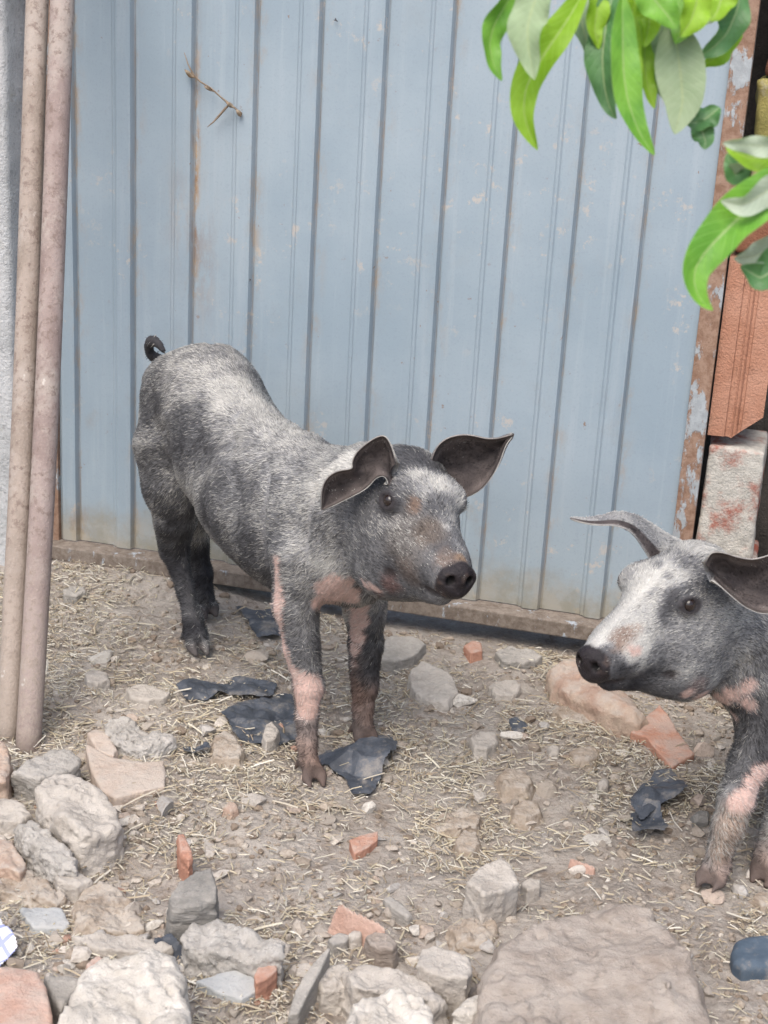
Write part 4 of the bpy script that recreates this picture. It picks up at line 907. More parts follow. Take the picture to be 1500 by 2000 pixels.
    body = link('pig', V, Q, M['coat'], origin=(ctr[0], ctr[1], 0), attrs={'coat': ('FLOAT_COLOR', rgb.clip(.008, 1)), 'wet': ('FLOAT', np.clip(nose, 0, 1))})
    tag(body, label, 'pig')
    for sg in eyes:
        c = heado + Mx @ (np.array([.0565, .0605 * sg, .028]) * s)
        import bmesh
        bm = bmesh.new(); bmesh.ops.create_uvsphere(bm, u_segments=20, v_segments=14, radius=.0110 * s)
        ev = [np.array(v.co) + c for v in bm.verts]; ef = [[v.index for v in q.verts] for q in bm.faces]; bm.free()
        link('eye', ev, ef, M['eye'], body)
    # bristles: short tapered blades lying along the coat
    tri = np.concatenate([Q[:, [0, 1, 2]], Q[:, [0, 2, 3]]]); area = np.linalg.norm(np.cross(V[tri[:, 1]] - V[tri[:, 0]], V[tri[:, 2]] - V[tri[:, 0]]), axis=1)
    dens = (1 - nose) * (1 - .9 * tl) * (1 - .7 * lip) * (1 - hoof) * (1 - .75 * pk) * (1 - lids) * np.where(isear, np.where(inner > .5, .4, .8), 1) * (1 - .5 * mud) * np.where(np.abs(V[:, 0]) < 1.25, 1, 0)
    pr = area * dens[tri].mean(1); R = np.random.default_rng(int(seed * 100)); ti = R.choice(len(tri), nhair, p=pr / pr.sum())
    a, b = R.random(nhair), R.random(nhair); fl = a + b > 1; a[fl] = 1 - a[fl]; b[fl] = 1 - b[fl]; bc = np.stack([1 - a - b, a, b], 1)
    ip = lambda X: (X[tri[ti]] * (bc if X.ndim == 1 else bc[..., None])).sum(1)
    P, Nn = ip(V), ip(N); Nn /= np.linalg.norm(Nn, axis=1, keepdims=True)
    Lh = ip(L); hw = 1 - sstep(.10, .17, np.linalg.norm(Lh - np.array([.04, 0, -.03]), axis=1)); hw = np.maximum(hw, np.where(Lh[:, 0] > .05, 1.0, 0) * (np.linalg.norm(Lh, axis=1) < .3))
    back = Mx @ np.array([-.85, 0, .45]); flow = np.array(tailward)[None] * (1 - hw)[:, None] + back[None] * hw[:, None]
    flow = flow + np.stack([fbm(P * 14 + 3, 2), fbm(P * 14 + 9, 2), fbm(P * 14 + 15, 2)], -1) * .7 + R.normal(0, .22, (nhair, 3))
    side = np.sign((Lh[:, 1:2])) * (Mx @ np.array([0, 1., 0]))[None] * .45 * hw[:, None]; flow = flow + side
    flow -= Nn * (flow * Nn).sum(1, keepdims=True); flow /= np.maximum(np.linalg.norm(flow, axis=1, keepdims=True), 1e-6)
    ear_h = ip(isear.astype(float)) > .5
    d = flow + Nn * R.uniform(.03, .24, (nhair, 1)); d /= np.linalg.norm(d, axis=1, keepdims=True)
    muz = sstep(.09, .15, Lh[:, 0]) * (np.linalg.norm(Lh, axis=1) < .3)
    Lg = R.uniform(.006, .016, nhair) * np.where(ear_h, .5, 1) * (1 - .30 * hw) * (1 - .4 * muz); wd = R.uniform(.00025, .00058, nhair)
    sd2 = np.cross(d, Nn); sd2 /= np.maximum(np.linalg.norm(sd2, axis=1, keepdims=True), 1e-6)
    hv = np.zeros((nhair, 5, 3)); mid = P + d * (Lg * .55)[:, None] + Nn * (Lg * .05)[:, None]
    hv[:, 0] = P - Nn * .0008 - sd2 * wd[:, None]; hv[:, 1] = P - Nn * .0008 + sd2 * wd[:, None]
    hv[:, 2] = mid + sd2 * (wd * .8)[:, None]; hv[:, 3] = mid - sd2 * (wd * .8)[:, None]; hv[:, 4] = P + d * Lg[:, None] - Nn * (Lg * .06)[:, None]
    i5 = (np.arange(nhair) * 5)[:, None]
    faces = [list(q) for q in (i5 + np.array([0, 1, 2, 3])).tolist()] + [list(q) for q in (i5 + np.array([3, 2, 4])).tolist()]
    col = ip(rgb); lum = col.mean(1); tt = ip(t); lock = fbm(P * 50 + 5, 2) * .55 + fbm(P * 20 + 11, 2) * .6; wh = R.random(nhair) < np.clip(.46 + (tt - .46) * 1.5 + lock * .8, .04, .92) * np.clip(tt * 4, .15, 1); jit = R.uniform(.75, 1.25, (nhair, 1))
    hc = np.where((wh & (ip(pk) < .4) & (ip(mud) < .5))[:, None], np.array([.60, .585, .54]) * R.uniform(.55, 1.08, (nhair, 1)) * (.55 + .45 * tt[:, None]) + col * .25, col * np.where(R.random((nhair, 1)) < .5, .5, 1.08) * jit)
    hc = np.where((ip(pk) > .4)[:, None], np.array([.62, .50, .45]) * jit, hc)
    nn = Nn * .8 + d * .25 + R.normal(0, .12, (nhair, 3)); nn /= np.linalg.norm(nn, axis=1, keepdims=True)
    h = link('hair', hv.reshape(-1, 3), faces, M['bristle'], body, smooth=False, attrs={'tint': ('FLOAT_COLOR', np.repeat(hc.clip(.01, 1), 5, 0)), 'nrm': ('FLOAT_VECTOR', np.repeat(nn, 5, 0))})
    return body

def trotter(f, top, rt, tip, rtip, fwd, lat):
    """two toes and two dewclaws at the end of a leg"""
    top = np.asarray(top); tip = np.asarray(tip)
    for sg in (1, -1):
        f.cap(top + lat * sg * .008, tip + lat * sg * .013 + np.array([0, 0, .010]), rt * .62, rtip, .006)
        f.cap(tip + lat * sg * .013 + np.array([0, 0, .010]), tip + fwd * .020 + lat * sg * .012 + np.array([0, 0, .002]), rtip, rtip * .55, .004)
        f.cap(top + lat * sg * .012 - fwd * .012, top + lat * sg * .017 - fwd * .024 + np.array([0, 0, -.020]), .009, .006, .006)
U_ = lambda v: np.asarray(v, float) / np.linalg.norm(v)

# ---- the standing pig
f = Field((-.52, 2.10, -.03), (.22, 3.16, .74), .0042)
b1 = U_((.476, -.88, 0)); l1 = U_((.88, .476, 0))
chain(f, [J(360, 783, 2.92, 98), J(410, 792, 2.85, 108), J(456, 882, 2.74, 116), J(528, 962, 2.62, 128), J(602, 998, 2.54, 127), J(652, 1006, 2.48, 118), J(720, 985, 2.42, 110)], .05, (l1, .92))
chain(f, [J(720, 985, 2.42, 108), J(775, 985, 2.36, 98)], .05)
chain(f, [J(665, 1085, 2.43, 92), J(700, 1110, 2.44, 70)], .05)
chain(f, [J(502, 985, 2.64, 96), J(565, 1042, 2.55, 100), J(640, 1095, 2.46, 84)], .05)
# front legs
chain(f, [J(596, 1085, 2.42, 70), J(578, 1180, 2.41, 41), J(588, 1265, 2.39, 32), J(600, 1345, 2.38, 27), J(599, 1400, 2.365, 21), J(601, 1455, 2.355, 20), J(605, 1492, 2.35, 22)], .028)
trotter(f, J(605, 1490, 2.35, 28)[0], .021, J(612, 1526, 2.338, 0)[0], .0115, U_((.35, -.94, 0)), U_((.94, .35, 0)))
chain(f, [J(712, 1110, 2.52, 66), J(712, 1190, 2.53, 40), J(713, 1255, 2.535, 31), J(713, 1340, 2.53, 23), J(708, 1385, 2.52, 20), J(709, 1425, 2.51, 22)], .028)
trotter(f, J(709, 1420, 2.512, 28)[0], .020, J(713, 1448, 2.50, 0)[0], .013, b1, l1)
# hind legs
chain(f, [J(342, 870, 2.87, 84), J(342, 945, 2.85, 60), J(339, 1012, 2.86, 40), J(341, 1078, 2.885, 28), J(362, 1150, 2.865, 22), J(376, 1205, 2.84, 20), J(382, 1238, 2.83, 22)], .028)
trotter(f, J(381, 1236, 2.83, 33)[0], .021, J(386, 1272, 2.815, 0)[0], .0115, U_((.5, -.86, 0)), U_((.86, .5, 0)))
chain(f, [J(392, 920, 2.97, 66), J(387, 1000, 3.0, 36), J(384, 1065, 3.03, 24), J(393, 1120, 3.03, 18), J(400, 1165, 3.02, 17), J(403, 1180, 3.02, 19)], .03)
trotter(f, J(402, 1176, 3.02, 25)[0], .018, J(405, 1198, 3.01, 0)[0], .013, b1, l1)
# tail, a small curl
tp = [(338, 716, 2.97, 17), (318, 703, 2.985, 14), (302, 698, 2.99, 13), (293, 688, 2.985, 12), (289, 676, 2.975, 11), (293, 667, 2.965, 10.5), (302, 666, 2.955, 9.5), (311, 673, 2.95, 8), (319, 684, 2.945, 6)]
TAIL1 = np.array([J(*q)[0] for q in tp[1:]])
chain(f, [J(*q) for q in tp], .006)
H1 = W(797, 1000, 2.33); M1 = rotm(math.radians(-64), math.radians(-9), math.radians(-5))
head(f, H1, M1, 1.0)
ears1 = [dict(upper=[(838, 905), (852, 872), (872, 855), (900, 848), (925, 850), (950, 857), (972, 856), (990, 851), (1004, 847)], lower=[(872, 965), (888, 972), (905, 973), (925, 966), (945, 952), (965, 925), (978, 898), (987, 868), (1003, 849)], Yb=2.36, Yt=2.34, cup=.030, thick=.007, edgecurl=.008),
         dict(upper=[(775, 905), (764, 868), (752, 849), (735, 853), (712, 868), (694, 885), (687, 903), (690, 916), (664, 918), (645, 926), (632, 942), (627, 964), (628, 994)], lower=[(758, 948), (758, 944), (756, 936), (750, 930), (742, 930), (734, 934), (728, 940), (720, 950), (706, 960), (690, 968), (672, 977), (652, 987), (630, 996)], Yb=2.275, Yt=2.29, cup=.014, thick=.006, edgecurl=.010, nu=40)]
coat1 = [(430, 690, .06, .50, .6), (400, 740, .07, .52, .6), (470, 770, .06, .66, .6), (540, 830, .07, .68, .6), (610, 875, .06, .68, .6), (500, 850, .05, .55, .6), (580, 900, .06, .55, .6),
         (290, 790, .06, .24, .6), (350, 850, .06, .16, .6), (385, 870, .045, .18, .6), (300, 930, .07, .28, .6), (350, 1000, .07, .22, .6), (470, 1080, .07, .17, .6), (400, 1000, .05, .15, .6), (520, 1110, .06, .20, .6), (440, 960, .06, .33, .6), (540, 1000, .06, .36, .6),
         (345, 1060, .05, .12, .5), (350, 1100, .05, .10, .5), (365, 1160, .05, .12, .5), (375, 1215, .05, .08, .5), (395, 1100, .05, .06, .5), (395, 1150, .05, .06, .5),
         (690, 890, .030, .92, .45), (668, 905, .026, .92, .45), (645, 928, .024, .92, .45), (622, 955, .022, .9, .45), (598, 990, .020, .9, .45), (575, 1020, .018, .88, .45), (558, 1050, .016, .85, .45), (548, 1078, .014, .85, .45),
         (610, 1050, .07, .48, .6), (600, 1130, .06, .46, .6), (650, 1110, .04, .60, .6), (575, 1210, .05, .34, .6), (585, 1270, .045, .28, .6), (720, 1270, .05, .12, .5), (715, 1350, .05, .08, .5),
         (820, 885, .040, .08, .5), (780, 890, .03, .12, .5), (740, 945, .03, .15, .5), (810, 925, .016, .66, .8), (842, 930, .018, .74, .8), (785, 938, .014, .62, .7), (860, 946, .014, .8, .7),
         (757, 985, .034, .10, .6), (728, 1020, .009, .66, .6), (748, 1026, .009, .62, .6), (768, 1024, .008, .55, .6), (700, 1000, .04, .28, .6), (690, 1060, .05, .40, .6), (740, 1080, .045, .26, .6), (800, 1050, .020, .55, .7), (790, 1088, .030, .36, .6), (825, 1000, .022, .34, .6), (830, 1030, .022, .24, .5), (850, 1050, .024, .18, .5), (868, 1010, .010, .7, .5), (760, 1130, .035, .22, .6), (815, 1120, .024, .30, .6), (882, 1040, .008, .85, .5), (855, 980, .014, .30, .6)]
pink1 = [(655, 1150, .024), (685, 1168, .018), (640, 1185, .02), (705, 1215, .020), (698, 1245, .017), (692, 1275, .013), (688, 1300, .009), (640, 1160, .026), (655, 1175, .022), (628, 1180, .016), (672, 1170, .014), (688, 1140, .010), (705, 1145, .011), (722, 1152, .010), (735, 1158, .008), (700, 1195, .020), (695, 1225, .016), (690, 1250, .013), (686, 1280, .009), (690, 1180, .014),
         *[(534 + max(0, yy - 1200) * .22, yy, .0125 + .002 * math.sin(yy * .05)) for yy in range(1098, 1300, 9)], (562, 1305, .014), (575, 1330, .020), (595, 1340, .020), (615, 1340, .020), (590, 1365, .024), (610, 1368, .024), (600, 1390, .022)]
brown1 = [(790, 1060, .05, (.20, .165, .13), .35), (840, 1030, .03, (.15, .11, .08), .45), (800, 990, .014, (.20, .12, .075), .6), (905, 1085, .012, (.30, .19, .11), .7), (870, 1085, .02, (.22, .15, .11), .5), (790, 1120, .03, (.26, .19, .15), .4), (765, 1150, .022, (.15, .085, .075), .7), (668, 1195, .010, (.16, .09, .08), .9), (735, 1165, .012, (.16, .09, .08), .8)]
build_pig('mottled grey pig standing with pink front leg and hind end against the gate', f, H1, M1, 1.0, ears1, coat1, pink1, .49, 1.31, (.06, .17), U_((-.50, .70, -.55)), 190000, (1, -1), brown1, mud_y=2.62, tail=TAIL1, face_dark=.20)

# ---- the pig that looks in from the right
f = Field((.18, 1.94, -.03), (1.62, 2.92, .70), .0046)
chain(f, [J(1440, 1215, 2.20, 108), J(1530, 1260, 2.27, 135), J(1640, 1270, 2.38, 150), J(1780, 1250, 2.50, 160), J(1900, 1220, 2.60, 150), J(1980, 1200, 2.66, 130)], .05)
chain(f, [J(1360, 1200, 2.14, 95), J(1440, 1215, 2.20, 104)], .05)
chain(f, [J(1450, 1310, 2.17, 76), J(1530, 1350, 2.22, 100), J(1680, 1370, 2.36, 120)], .05)
chain(f, [J(1505, 1340, 2.17, 78), J(1492, 1430, 2.15, 54), J(1466, 1490, 2.13, 40), J(1440, 1560, 2.10, 34), J(1422, 1615, 2.09, 31), J(1410, 1660, 2.085, 27), J(1401, 1692, 2.08, 28)], .026)
trotter(f, J(1402, 1688, 2.08, 34)[0], .026, J(1388, 1728, 2.066, 0)[0], .015, U_((-.6, -.8, 0)), U_((.8, -.6, 0)))
chain(f, [J(1600, 1370, 2.24, 84), J(1575, 1470, 2.22, 56), J(1545, 1560, 2.18, 42), J(1522, 1620, 2.15, 36), J(1508, 1670, 2.13, 33), J(1502, 1690, 2.12, 34)], .028)
trotter(f, J(1503, 1686, 2.12, 34)[0], .028, J(1494, 1716, 2.108, 0)[0], .015, U_((-.6, -.8, 0)), U_((.8, -.6, 0)))
for (dx, dy) in ((0, 0), (.12, .12)):
    o = np.array([1.02 + dx, 2.52 + dy, 0]); q = lambda x, y, z, r: (o + np.array([x, y, z]), r)
    chain(f, [q(.02, 0, .36, .10), q(.0, 0, .26, .065), q(.06, .03, .17, .04), q(.03, .01, .09, .029), q(.02, 0, .045, .028)], .035)
    trotter(f, q(.02, 0, .045, 0)[0], .026, q(0, -.02, .006, 0)[0], .014, U_((-.7, -.7, 0)), U_((.7, -.7, 0)))
H2 = W(1322, 1182, 2.12); M2 = rotm(math.radians(221), math.radians(-7), math.radians(0))
head(f, H2, M2, .96)
ears2 = [dict(upper=[(1345, 1062), (1306, 1044), (1270, 1019), (1240, 1003), (1205, 998), (1175, 1006), (1145, 1012), (1113, 1010)], lower=[(1285, 1118), (1262, 1082), (1243, 1052), (1226, 1034), (1198, 1026), (1170, 1027), (1142, 1023), (1114, 1014)], Yb=2.22, Yt=2.16, cup=-.006, thick=.0035, tone=.4, lean=.06),
         dict(upper=[(1376, 1100), (1388, 1078), (1410, 1078), (1440, 1088), (1472, 1094), (1510, 1082), (1560, 1062), (1600, 1055)], lower=[(1392, 1132), (1408, 1145), (1430, 1165), (1458, 1188), (1490, 1200), (1530, 1192), (1575, 1140), (1602, 1062)], Yb=2.045, Yt=2.03, cup=.022, thick=.006, edgecurl=.012)]
coat2 = [(1300, 1060, .04, .55, .6), (1340, 1050, .03, .8, .5), (1375, 1070, .022, .95, .5), (1400, 1065, .02, .9, .5), (1330, 1085, .022, .22, .6), (1290, 1110, .030, .85, .6), (1260, 1140, .026, .88, .6), (1240, 1180, .024, .85, .6), (1320, 1125, .024, .75, .6), (1225, 1120, .012, .6, .5), (1255, 1105, .012, .7, .5), (1285, 1095, .008, .3, .7), (1310, 1110, .008, .35, .7), (1270, 1150, .010, .42, .7), (1300, 1160, .010, .45, .7), (1250, 1190, .008, .4, .7), (1225, 1215, .008, .45, .7), (1275, 1190, .024, .68, .6), (1240, 1215, .016, .8, .6), (1300, 1230, .020, .72, .6),
         (1345, 1187, .030, .05, .5), (1330, 1195, .02, .08, .5), (1318, 1190, .016, .10, .5), (1375, 1170, .022, .14, .5), (1400, 1150, .035, .16, .6), (1345, 1225, .016, .6, .6), (1380, 1230, .045, .46, .6), (1340, 1270, .04, .48, .6), (1300, 1300, .03, .34, .6), (1400, 1310, .04, .45, .6), (1260, 1340, .03, .12, .5), (1235, 1350, .03, .08, .5), (1215, 1320, .03, .10, .5), (1200, 1345, .03, .07, .5), (1290, 1335, .025, .2, .6), (1290, 1350, .03, .25, .6),
         (1215, 1250, .020, .40, .5), (1190, 1275, .014, .16, .5), (1262, 1258, .014, .9, .5), (1248, 1270, .013, .88, .5), (1232, 1282, .012, .8, .5), (1450, 1240, .06, .50, .6), (1470, 1330, .05, .42, .6), (1440, 1290, .03, .58, .6), (1480, 1400, .06, .28, .6), (1470, 1500, .04, .30, .5), (1460, 1450, .05, .18, .5)]
pink2 = [(1236, 1278, .007), (1250, 1268, .007), (1400, 1370, .018), (1430, 1365, .016), (1455, 1345, .014), (1375, 1368, .014), (1345, 1362, .010), (1460, 1380, .012), (1425, 1395, .010), (1495, 1510, .018), (1480, 1530, .018), (1462, 1545, .020), (1440, 1555, .018), (1425, 1565, .014)]
brown2 = [(1215, 1245, .018, (.24, .15, .10), .65), (1240, 1230, .014, (.26, .17, .12), .5), (1400, 1385, .012, (.15, .08, .075), .8), (1360, 1352, .02, (.16, .10, .09), .6), (1440, 1600, .035, (.42, .32, .26), .8), (1425, 1635, .035, (.40, .31, .25), .8), (1410, 1670, .025, (.34, .26, .2), .7)]
build_pig('grey and white pig at the right edge facing left with raised head', f, H2, M2, .96, ears2, coat2, pink2, .54, 2.47, (.02, .10), U_((.62, .45, -.55)), 190000, (1, -1), brown2)

# ------------------------------------------------------------------ leafy branches hanging in at the top right
def leaf_mat(name, col, col2, trans, under=False):
    m = Mat(name, .42 if not under else .6, .45)
    y = m.attr('across'); x = m.attr('along')
    n1 = m.noise(28, 5, .6); n2 = m.noise(140, 4, .6)
    c = m.mix(m.ramp(n1, .35, .65), col, col2)
    vein = m.ramp(m.math('ABSOLUTE', m.math('SUBTRACT', m.math('FRACT', m.math('SUBTRACT', m.math('MULTIPLY', x, 13.0), m.math('MULTIPLY', m.math('ABSOLUTE', y), 2.2))), .5)), .0, .09, .35, 0)
    c = m.mix(vein, c, tuple(min(1, v * 1.35 + .04) for v in col2))
    mid = m.ramp(m.math('ABSOLUTE', y), .02, .06, .55, 0)
    c = m.mix(mid, c, (.52, .56, .30))
    blot = m.ramp(m.noise(75, 5, .75), .58, .70, 0, .5)
    c = m.mix(blot, c, tuple(v * .6 for v in col))
    nrm = m.bump(m.math('ADD', m.math('MULTIPLY', vein, -1.6), n2), .35, .002)
    m.done(c, nrm)
    tr = m.n('ShaderNodeBsdfTranslucent'); m.put(tr.inputs[0], m.mix(.5, c, (.45, .75, .06), 'MIX')); m.put(tr.inputs['Normal'], nrm)
    ms = m.n('ShaderNodeMixShader'); ms.inputs[0].default_value = trans
    out = [n for n in m.t.nodes if n.type == 'OUTPUT_MATERIAL'][0]
    m.t.links.new(m.b.outputs[0], ms.inputs[1]); m.t.links.new(tr.outputs[0], ms.inputs[2]); m.t.links.new(ms.outputs[0], out.inputs[0])
    return m.m
M['leaf_lime'] = leaf_mat('leaf_lime', (.33, .56, .035), (.44, .68, .07), .55)
M['leaf_green'] = leaf_mat('leaf_green', (.14, .36, .045), (.24, .50, .07), .45)
M['leaf_dark'] = leaf_mat('leaf_dark', (.06, .16, .055), (.10, .24, .085), .25)
M['leaf_sage'] = leaf_mat('leaf_sage', (.22, .32, .20), (.30, .40, .26), .3, True)
M['leaf_under'] = leaf_mat('leaf_underside', (.34, .44, .27), (.43, .52, .34), .42, True)
M['leaf_pale'] = leaf_mat('leaf_pale', (.50, .58, .46), (.60, .67, .54), .3, True)
M['greenstem'] = Mat('green_stem', .6, .3).done((.20, .26, .08))
def leaf(parent, pts, wpx, depth, top, under, roll=0.0, fold=.35, curl=0.0, wave=.30, dz=None, seed=0, tip=.9, flip=False):
    """one blade along a midrib (pixels + distance along the view axis); width profile, fold along the midrib, wavy margin, curled tip"""
    pts = np.asarray(pts, float); d = np.r_[0, np.cumsum(np.linalg.norm(np.diff(pts, axis=0), axis=1))]
    n_ = 34; t = np.linspace(0, 1, n_); s_ = t * d[-1]; x = np.interp(s_, d, pts[:, 0]); y = np.interp(s_, d, pts[:, 1])
    for _ in range(4):
        x[1:-1] = (x[:-2] + 2 * x[1:-1] + x[2:]) / 4; y[1:-1] = (y[:-2] + 2 * y[1:-1] + y[2:]) / 4
    dd = depth + (np.interp(t, np.linspace(0, 1, len(dz)), dz) if dz is not None else 0 * t)
    mid = np.array([CAM + ray(a, b) * c for a, b, c in zip(x, y, dd)])
    T = np.gradient(mid, axis=0); T /= np.linalg.norm(T, axis=1, keepdims=True)
    wprof = wpx * depth / FPX * np.sin(np.pi * np.clip(t, 0, 1) ** tip) ** .75 * .5 + .0006
    nv = 13; vs = np.linspace(-1, 1, nv); g = np.zeros((n_, nv, 3))
    for i in range(n_):
        view = U_(CAM - mid[i]); sd_ = U_(np.cross(T[i], view)); nn = np.cross(sd_, T[i])
        r = roll if np.isscalar(roll) else np.interp(t[i], np.linspace(0, 1, len(roll)), roll)
        S_ = math.cos(r) * sd_ + math.sin(r) * nn; N_ = -math.sin(r) * sd_ + math.cos(r) * nn
        for j, v in enumerate(vs):
            wv = wave * math.sin(t[i] * 15 + seed * 2.1 + (1.3 if v > 0 else 0)) * abs(v) ** 2
            cv = curl * abs(v) ** 2
            g[i, j] = mid[i] + S_ * v * wprof[i] * math.cos(fold) + N_ * wprof[i] * (abs(v) * math.sin(fold) + wv - cv)
    a_ = np.tile(vs, n_); l_ = np.repeat(t, nv)
    du = np.gradient(g, axis=0); dv = np.gradient(g, axis=1); N = np.cross(du, dv); N /= np.maximum(np.linalg.norm(N, axis=-1, keepdims=True), 1e-9)
    if (N * (CAM - g)).sum(-1).mean() < 0: N = -N
    A_ = (g + N * .00018).reshape(-1, 3); B_ = (g - N * .00018).reshape(-1, 3); k = n_ * nv; Q = []; mi = []
    for i in range(n_ - 1):
        for j in range(nv - 1):
            q = [i * nv + j, i * nv + j + 1, (i + 1) * nv + j + 1, (i + 1) * nv + j]
            fn = np.cross(A_[q[2]] - A_[q[0]], A_[q[3]] - A_[q[1]])
            if fn @ N[i, j] < 0: q = q[::-1]
            Q.append(q); mi.append(0); Q.append([c + k for c in q[::-1]]); mi.append(1)
    return link('leaf', np.concatenate([A_, B_]), Q, [M[top], M[under]], parent, attrs={'across': ('FLOAT', np.r_[a_, a_]), 'along': ('FLOAT', np.r_[l_, l_])}, matidx=mi)
br = tag(empty('leafy_branch', CAM + ray(1220, -120) * 1.45), 'cluster of long drooping green leaves hanging at the top right corner', 'branch')
V, Fc = tube_rings([CAM + ray(a, b) * c for a, b, c in ((1010, -60, 1.46), (1120, -75, 1.45), (1240, -90, 1.46), (1360, -110, 1.48), (1500, -190, 1.52), (1640, -300, 1.6))], [.0018, .0022, .0026, .003, .0035, .004], 10); link('stem', V, Fc, M['greenstem'], br)
for a in [((1095, -75), (1040, -20), (1015, 10)), ((1250, -90), (1200, -20), (1180, 10)), ((1330, -105), (1320, -20), (1310, 40))]:
    V, Fc = tube_rings([CAM + ray(x, y) * (1.455) for x, y in a], [.0012] * len(a), 8); link('stem', V, Fc, M['greenstem'], br)
Lf = lambda *a, **k: leaf(br, *a, **k)
Lf([(1018, -40), (990, 5), (966, 45), (955, 85), (962, 125), (980, 158)], 52, 1.42, 'leaf_green', 'leaf_sage', roll=.5, fold=.3, seed=1, tip=.8)
Lf([(1075, -50), (1045, 0), (1030, 50), (1032, 95), (1040, 130), (1044, 156)], 78, 1.38, 'leaf_under', 'leaf_green', roll=-.3, fold=.35, seed=2, tip=.75)
Lf([(1150, -30), (1105, 45), (1060, 110), (1026, 170), (1022, 225), (1036, 262), (1050, 293)], 74, 1.44, 'leaf_lime', 'leaf_under', roll=-.25, fold=.5, seed=3, wave=.2)
Lf([(1132, -60), (1130, 20), (1142, 70), (1158, 112), (1166, 140)], 52, 1.47, 'leaf_sage', 'leaf_green', roll=.5, fold=.3, seed=4)
Lf([(1205, -40), (1185, 40), (1176, 110), (1180, 170), (1192, 215), (1204, 232)], 66, 1.45, 'leaf_dark', 'leaf_sage', roll=-.35, fold=.3, seed=5)
Lf([(1215, -10), (1216, 70), (1217, 140), (1226, 200), (1248, 260), (1278, 303)], 64, 1.41, 'leaf_green', 'leaf_under', roll=.3, fold=.45, seed=6, wave=.16)
Lf([(1262, 60), (1258, 110), (1262, 160), (1278, 212)], 40, 1.45, 'leaf_lime', 'leaf_sage', roll=.5, fold=.3, seed=7)
Lf([(1310, 40), (1322, 90), (1330, 150), (1334, 200), (1318, 262)], 96, 1.44, 'leaf_under', 'leaf_dark', roll=.1, fold=.15, seed=8, wave=.06, tip=.85)
Lf([(1336, 240), (1364, 240), (1384, 228), (1406, 210)], 52, 1.46, 'leaf_dark', 'leaf_under', roll=.5, fold=.2, seed=9, tip=1.2)
Lf([(1360, 236), (1372, 258), (1378, 276), (1376, 292)], 44, 1.46, 'leaf_dark', 'leaf_sage', roll=.1, fold=.2, seed=19, tip=.8)
Lf([(1235, -50), (1270, -10), (1300, 25), (1322, 56)], 70, 1.40, 'leaf_green', 'leaf_under', roll=.2, fold=.25, seed=10)
Lf([(1320, -60), (1338, -10), (1340, 40), (1320, 86)], 76, 1.43, 'leaf_green', 'leaf_under', roll=-.3, fold=.3, seed=11)
Lf([(1370, -70), (1380, -20), (1372, 20), (1350, 48)], 90, 1.47, 'leaf_pale', 'leaf_green', roll=.2, fold=.2, seed=12)
Lf([(1450, -30), (1440, 20), (1420, 66), (1390, 96), (1364, 112)], 58, 1.46, 'leaf_dark', 'leaf_lime', roll=.4, fold=.3, seed=13)
Lf([(1440, 30), (1425, 80), (1400, 112), (1366, 130)], 44, 1.49, 'leaf_lime', 'leaf_lime', roll=.6, fold=.2, seed=14)
Lf([(1280, -70), (1270, -10), (1268, 50), (1258, 92)], 60, 1.43, 'leaf_lime', 'leaf_under', roll=.3, fold=.3, seed=15)
Lf([(1225, -80), (1236, -10), (1244, 30), (1240, 70)], 50, 1.47, 'leaf_lime', 'leaf_under', roll=-.3, fold=.3, seed=16)
Lf([(1245, -30), (1232, 40), (1228, 100), (1236, 150), (1246, 190)], 52, 1.43, 'leaf_lime', 'leaf_under', roll=.4, fold=.4, seed=31)
Lf([(1300, -20), (1290, 60), (1282, 120), (1292, 170), (1300, 196)], 50, 1.46, 'leaf_sage', 'leaf_green', roll=-.5, fold=.3, seed=32)
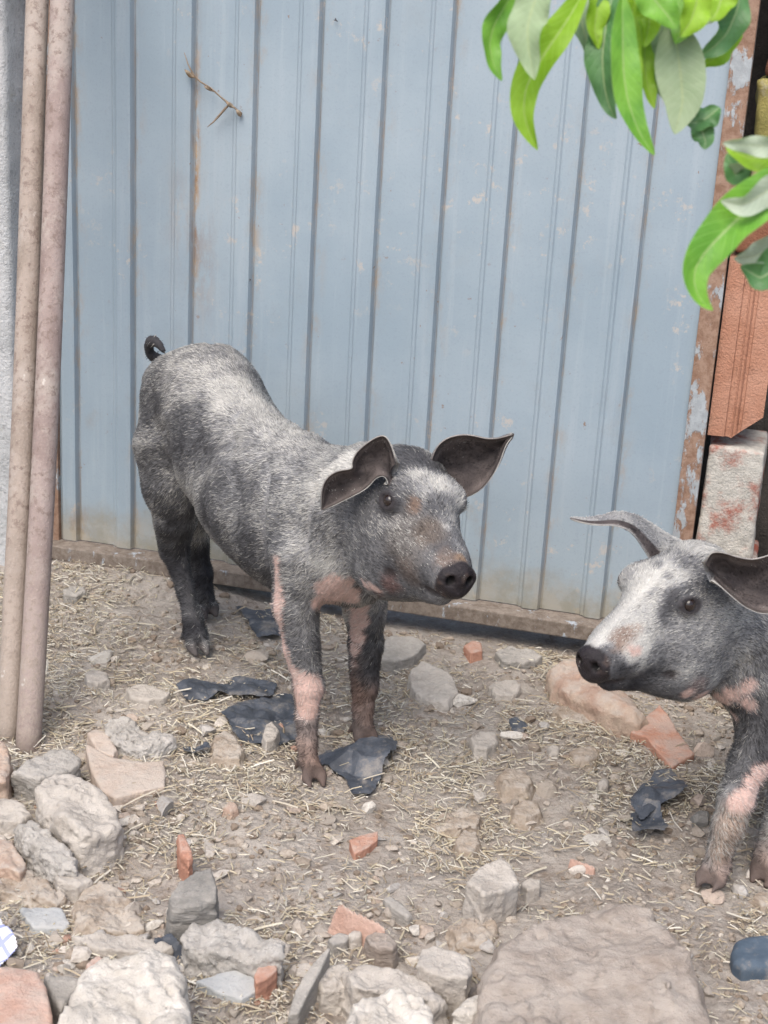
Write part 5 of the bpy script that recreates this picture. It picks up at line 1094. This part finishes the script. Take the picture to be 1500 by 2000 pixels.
Lf([(1170, -50), (1166, 20), (1160, 60), (1170, 96)], 46, 1.45, 'leaf_lime', 'leaf_sage', roll=.3, fold=.4, seed=33)
Lf([(1400, -60), (1412, -10), (1400, 26), (1384, 40)], 66, 1.44, 'leaf_lime', 'leaf_under', roll=-.2, fold=.3, seed=34)
Lf([(1345, -40), (1362, 0), (1350, 40), (1328, 72)], 64, 1.41, 'leaf_lime', 'leaf_under', roll=.3, fold=.35, seed=35)
br2 = tag(empty('leafy_branch', CAM + ray(1600, 350) * 1.4), 'spray of curling leaves at the right edge in front of the brick pier', 'branch')
V, Fc = tube_rings([CAM + ray(a, b) * c for a, b, c in ((1510, 300, 1.36), (1560, 260, 1.38), (1620, 180, 1.42), (1700, 40, 1.5))], [.0014, .002, .0028, .0035], 10); link('stem', V, Fc, M['greenstem'], br2)
Lf = lambda *a, **k: leaf(br2, *a, **k)
Lf([(1570, 300), (1520, 286), (1470, 284), (1412, 280)], 40, 1.35, 'leaf_pale', 'leaf_green', roll=.3, fold=.2, seed=21)
Lf([(1560, 300), (1510, 310), (1460, 308), (1418, 288)], 66, 1.37, 'leaf_lime', 'leaf_under', roll=-.4, fold=.4, seed=22, wave=.2)
Lf([(1470, 300), (1450, 325), (1436, 345), (1420, 300)], 44, 1.39, 'leaf_dark', 'leaf_under', roll=-.2, fold=.3, seed=23)
Lf([(1580, 320), (1520, 360), (1470, 400), (1420, 448), (1378, 490), (1352, 530), (1358, 572), (1374, 598), (1392, 606)], 98, 1.33, 'leaf_green', 'leaf_pale', roll=[.1, -.2, -.3, .2, .5], fold=.4, seed=24, wave=.14, tip=.72)
Lf([(1590, 330), (1540, 345), (1490, 378), (1452, 402), (1408, 392)], 62, 1.315, 'leaf_pale', 'leaf_green', roll=.4, fold=.35, seed=25, wave=.2)
Lf([(1580, 440), (1520, 480), (1470, 502), (1434, 505)], 70, 1.38, 'leaf_pale', 'leaf_dark', roll=.3, fold=.3, seed=26)
Lf([(1570, 480), (1520, 520), (1486, 545), (1446, 520)], 74, 1.36, 'leaf_dark', 'leaf_pale', roll=-.3, fold=.45, seed=27)
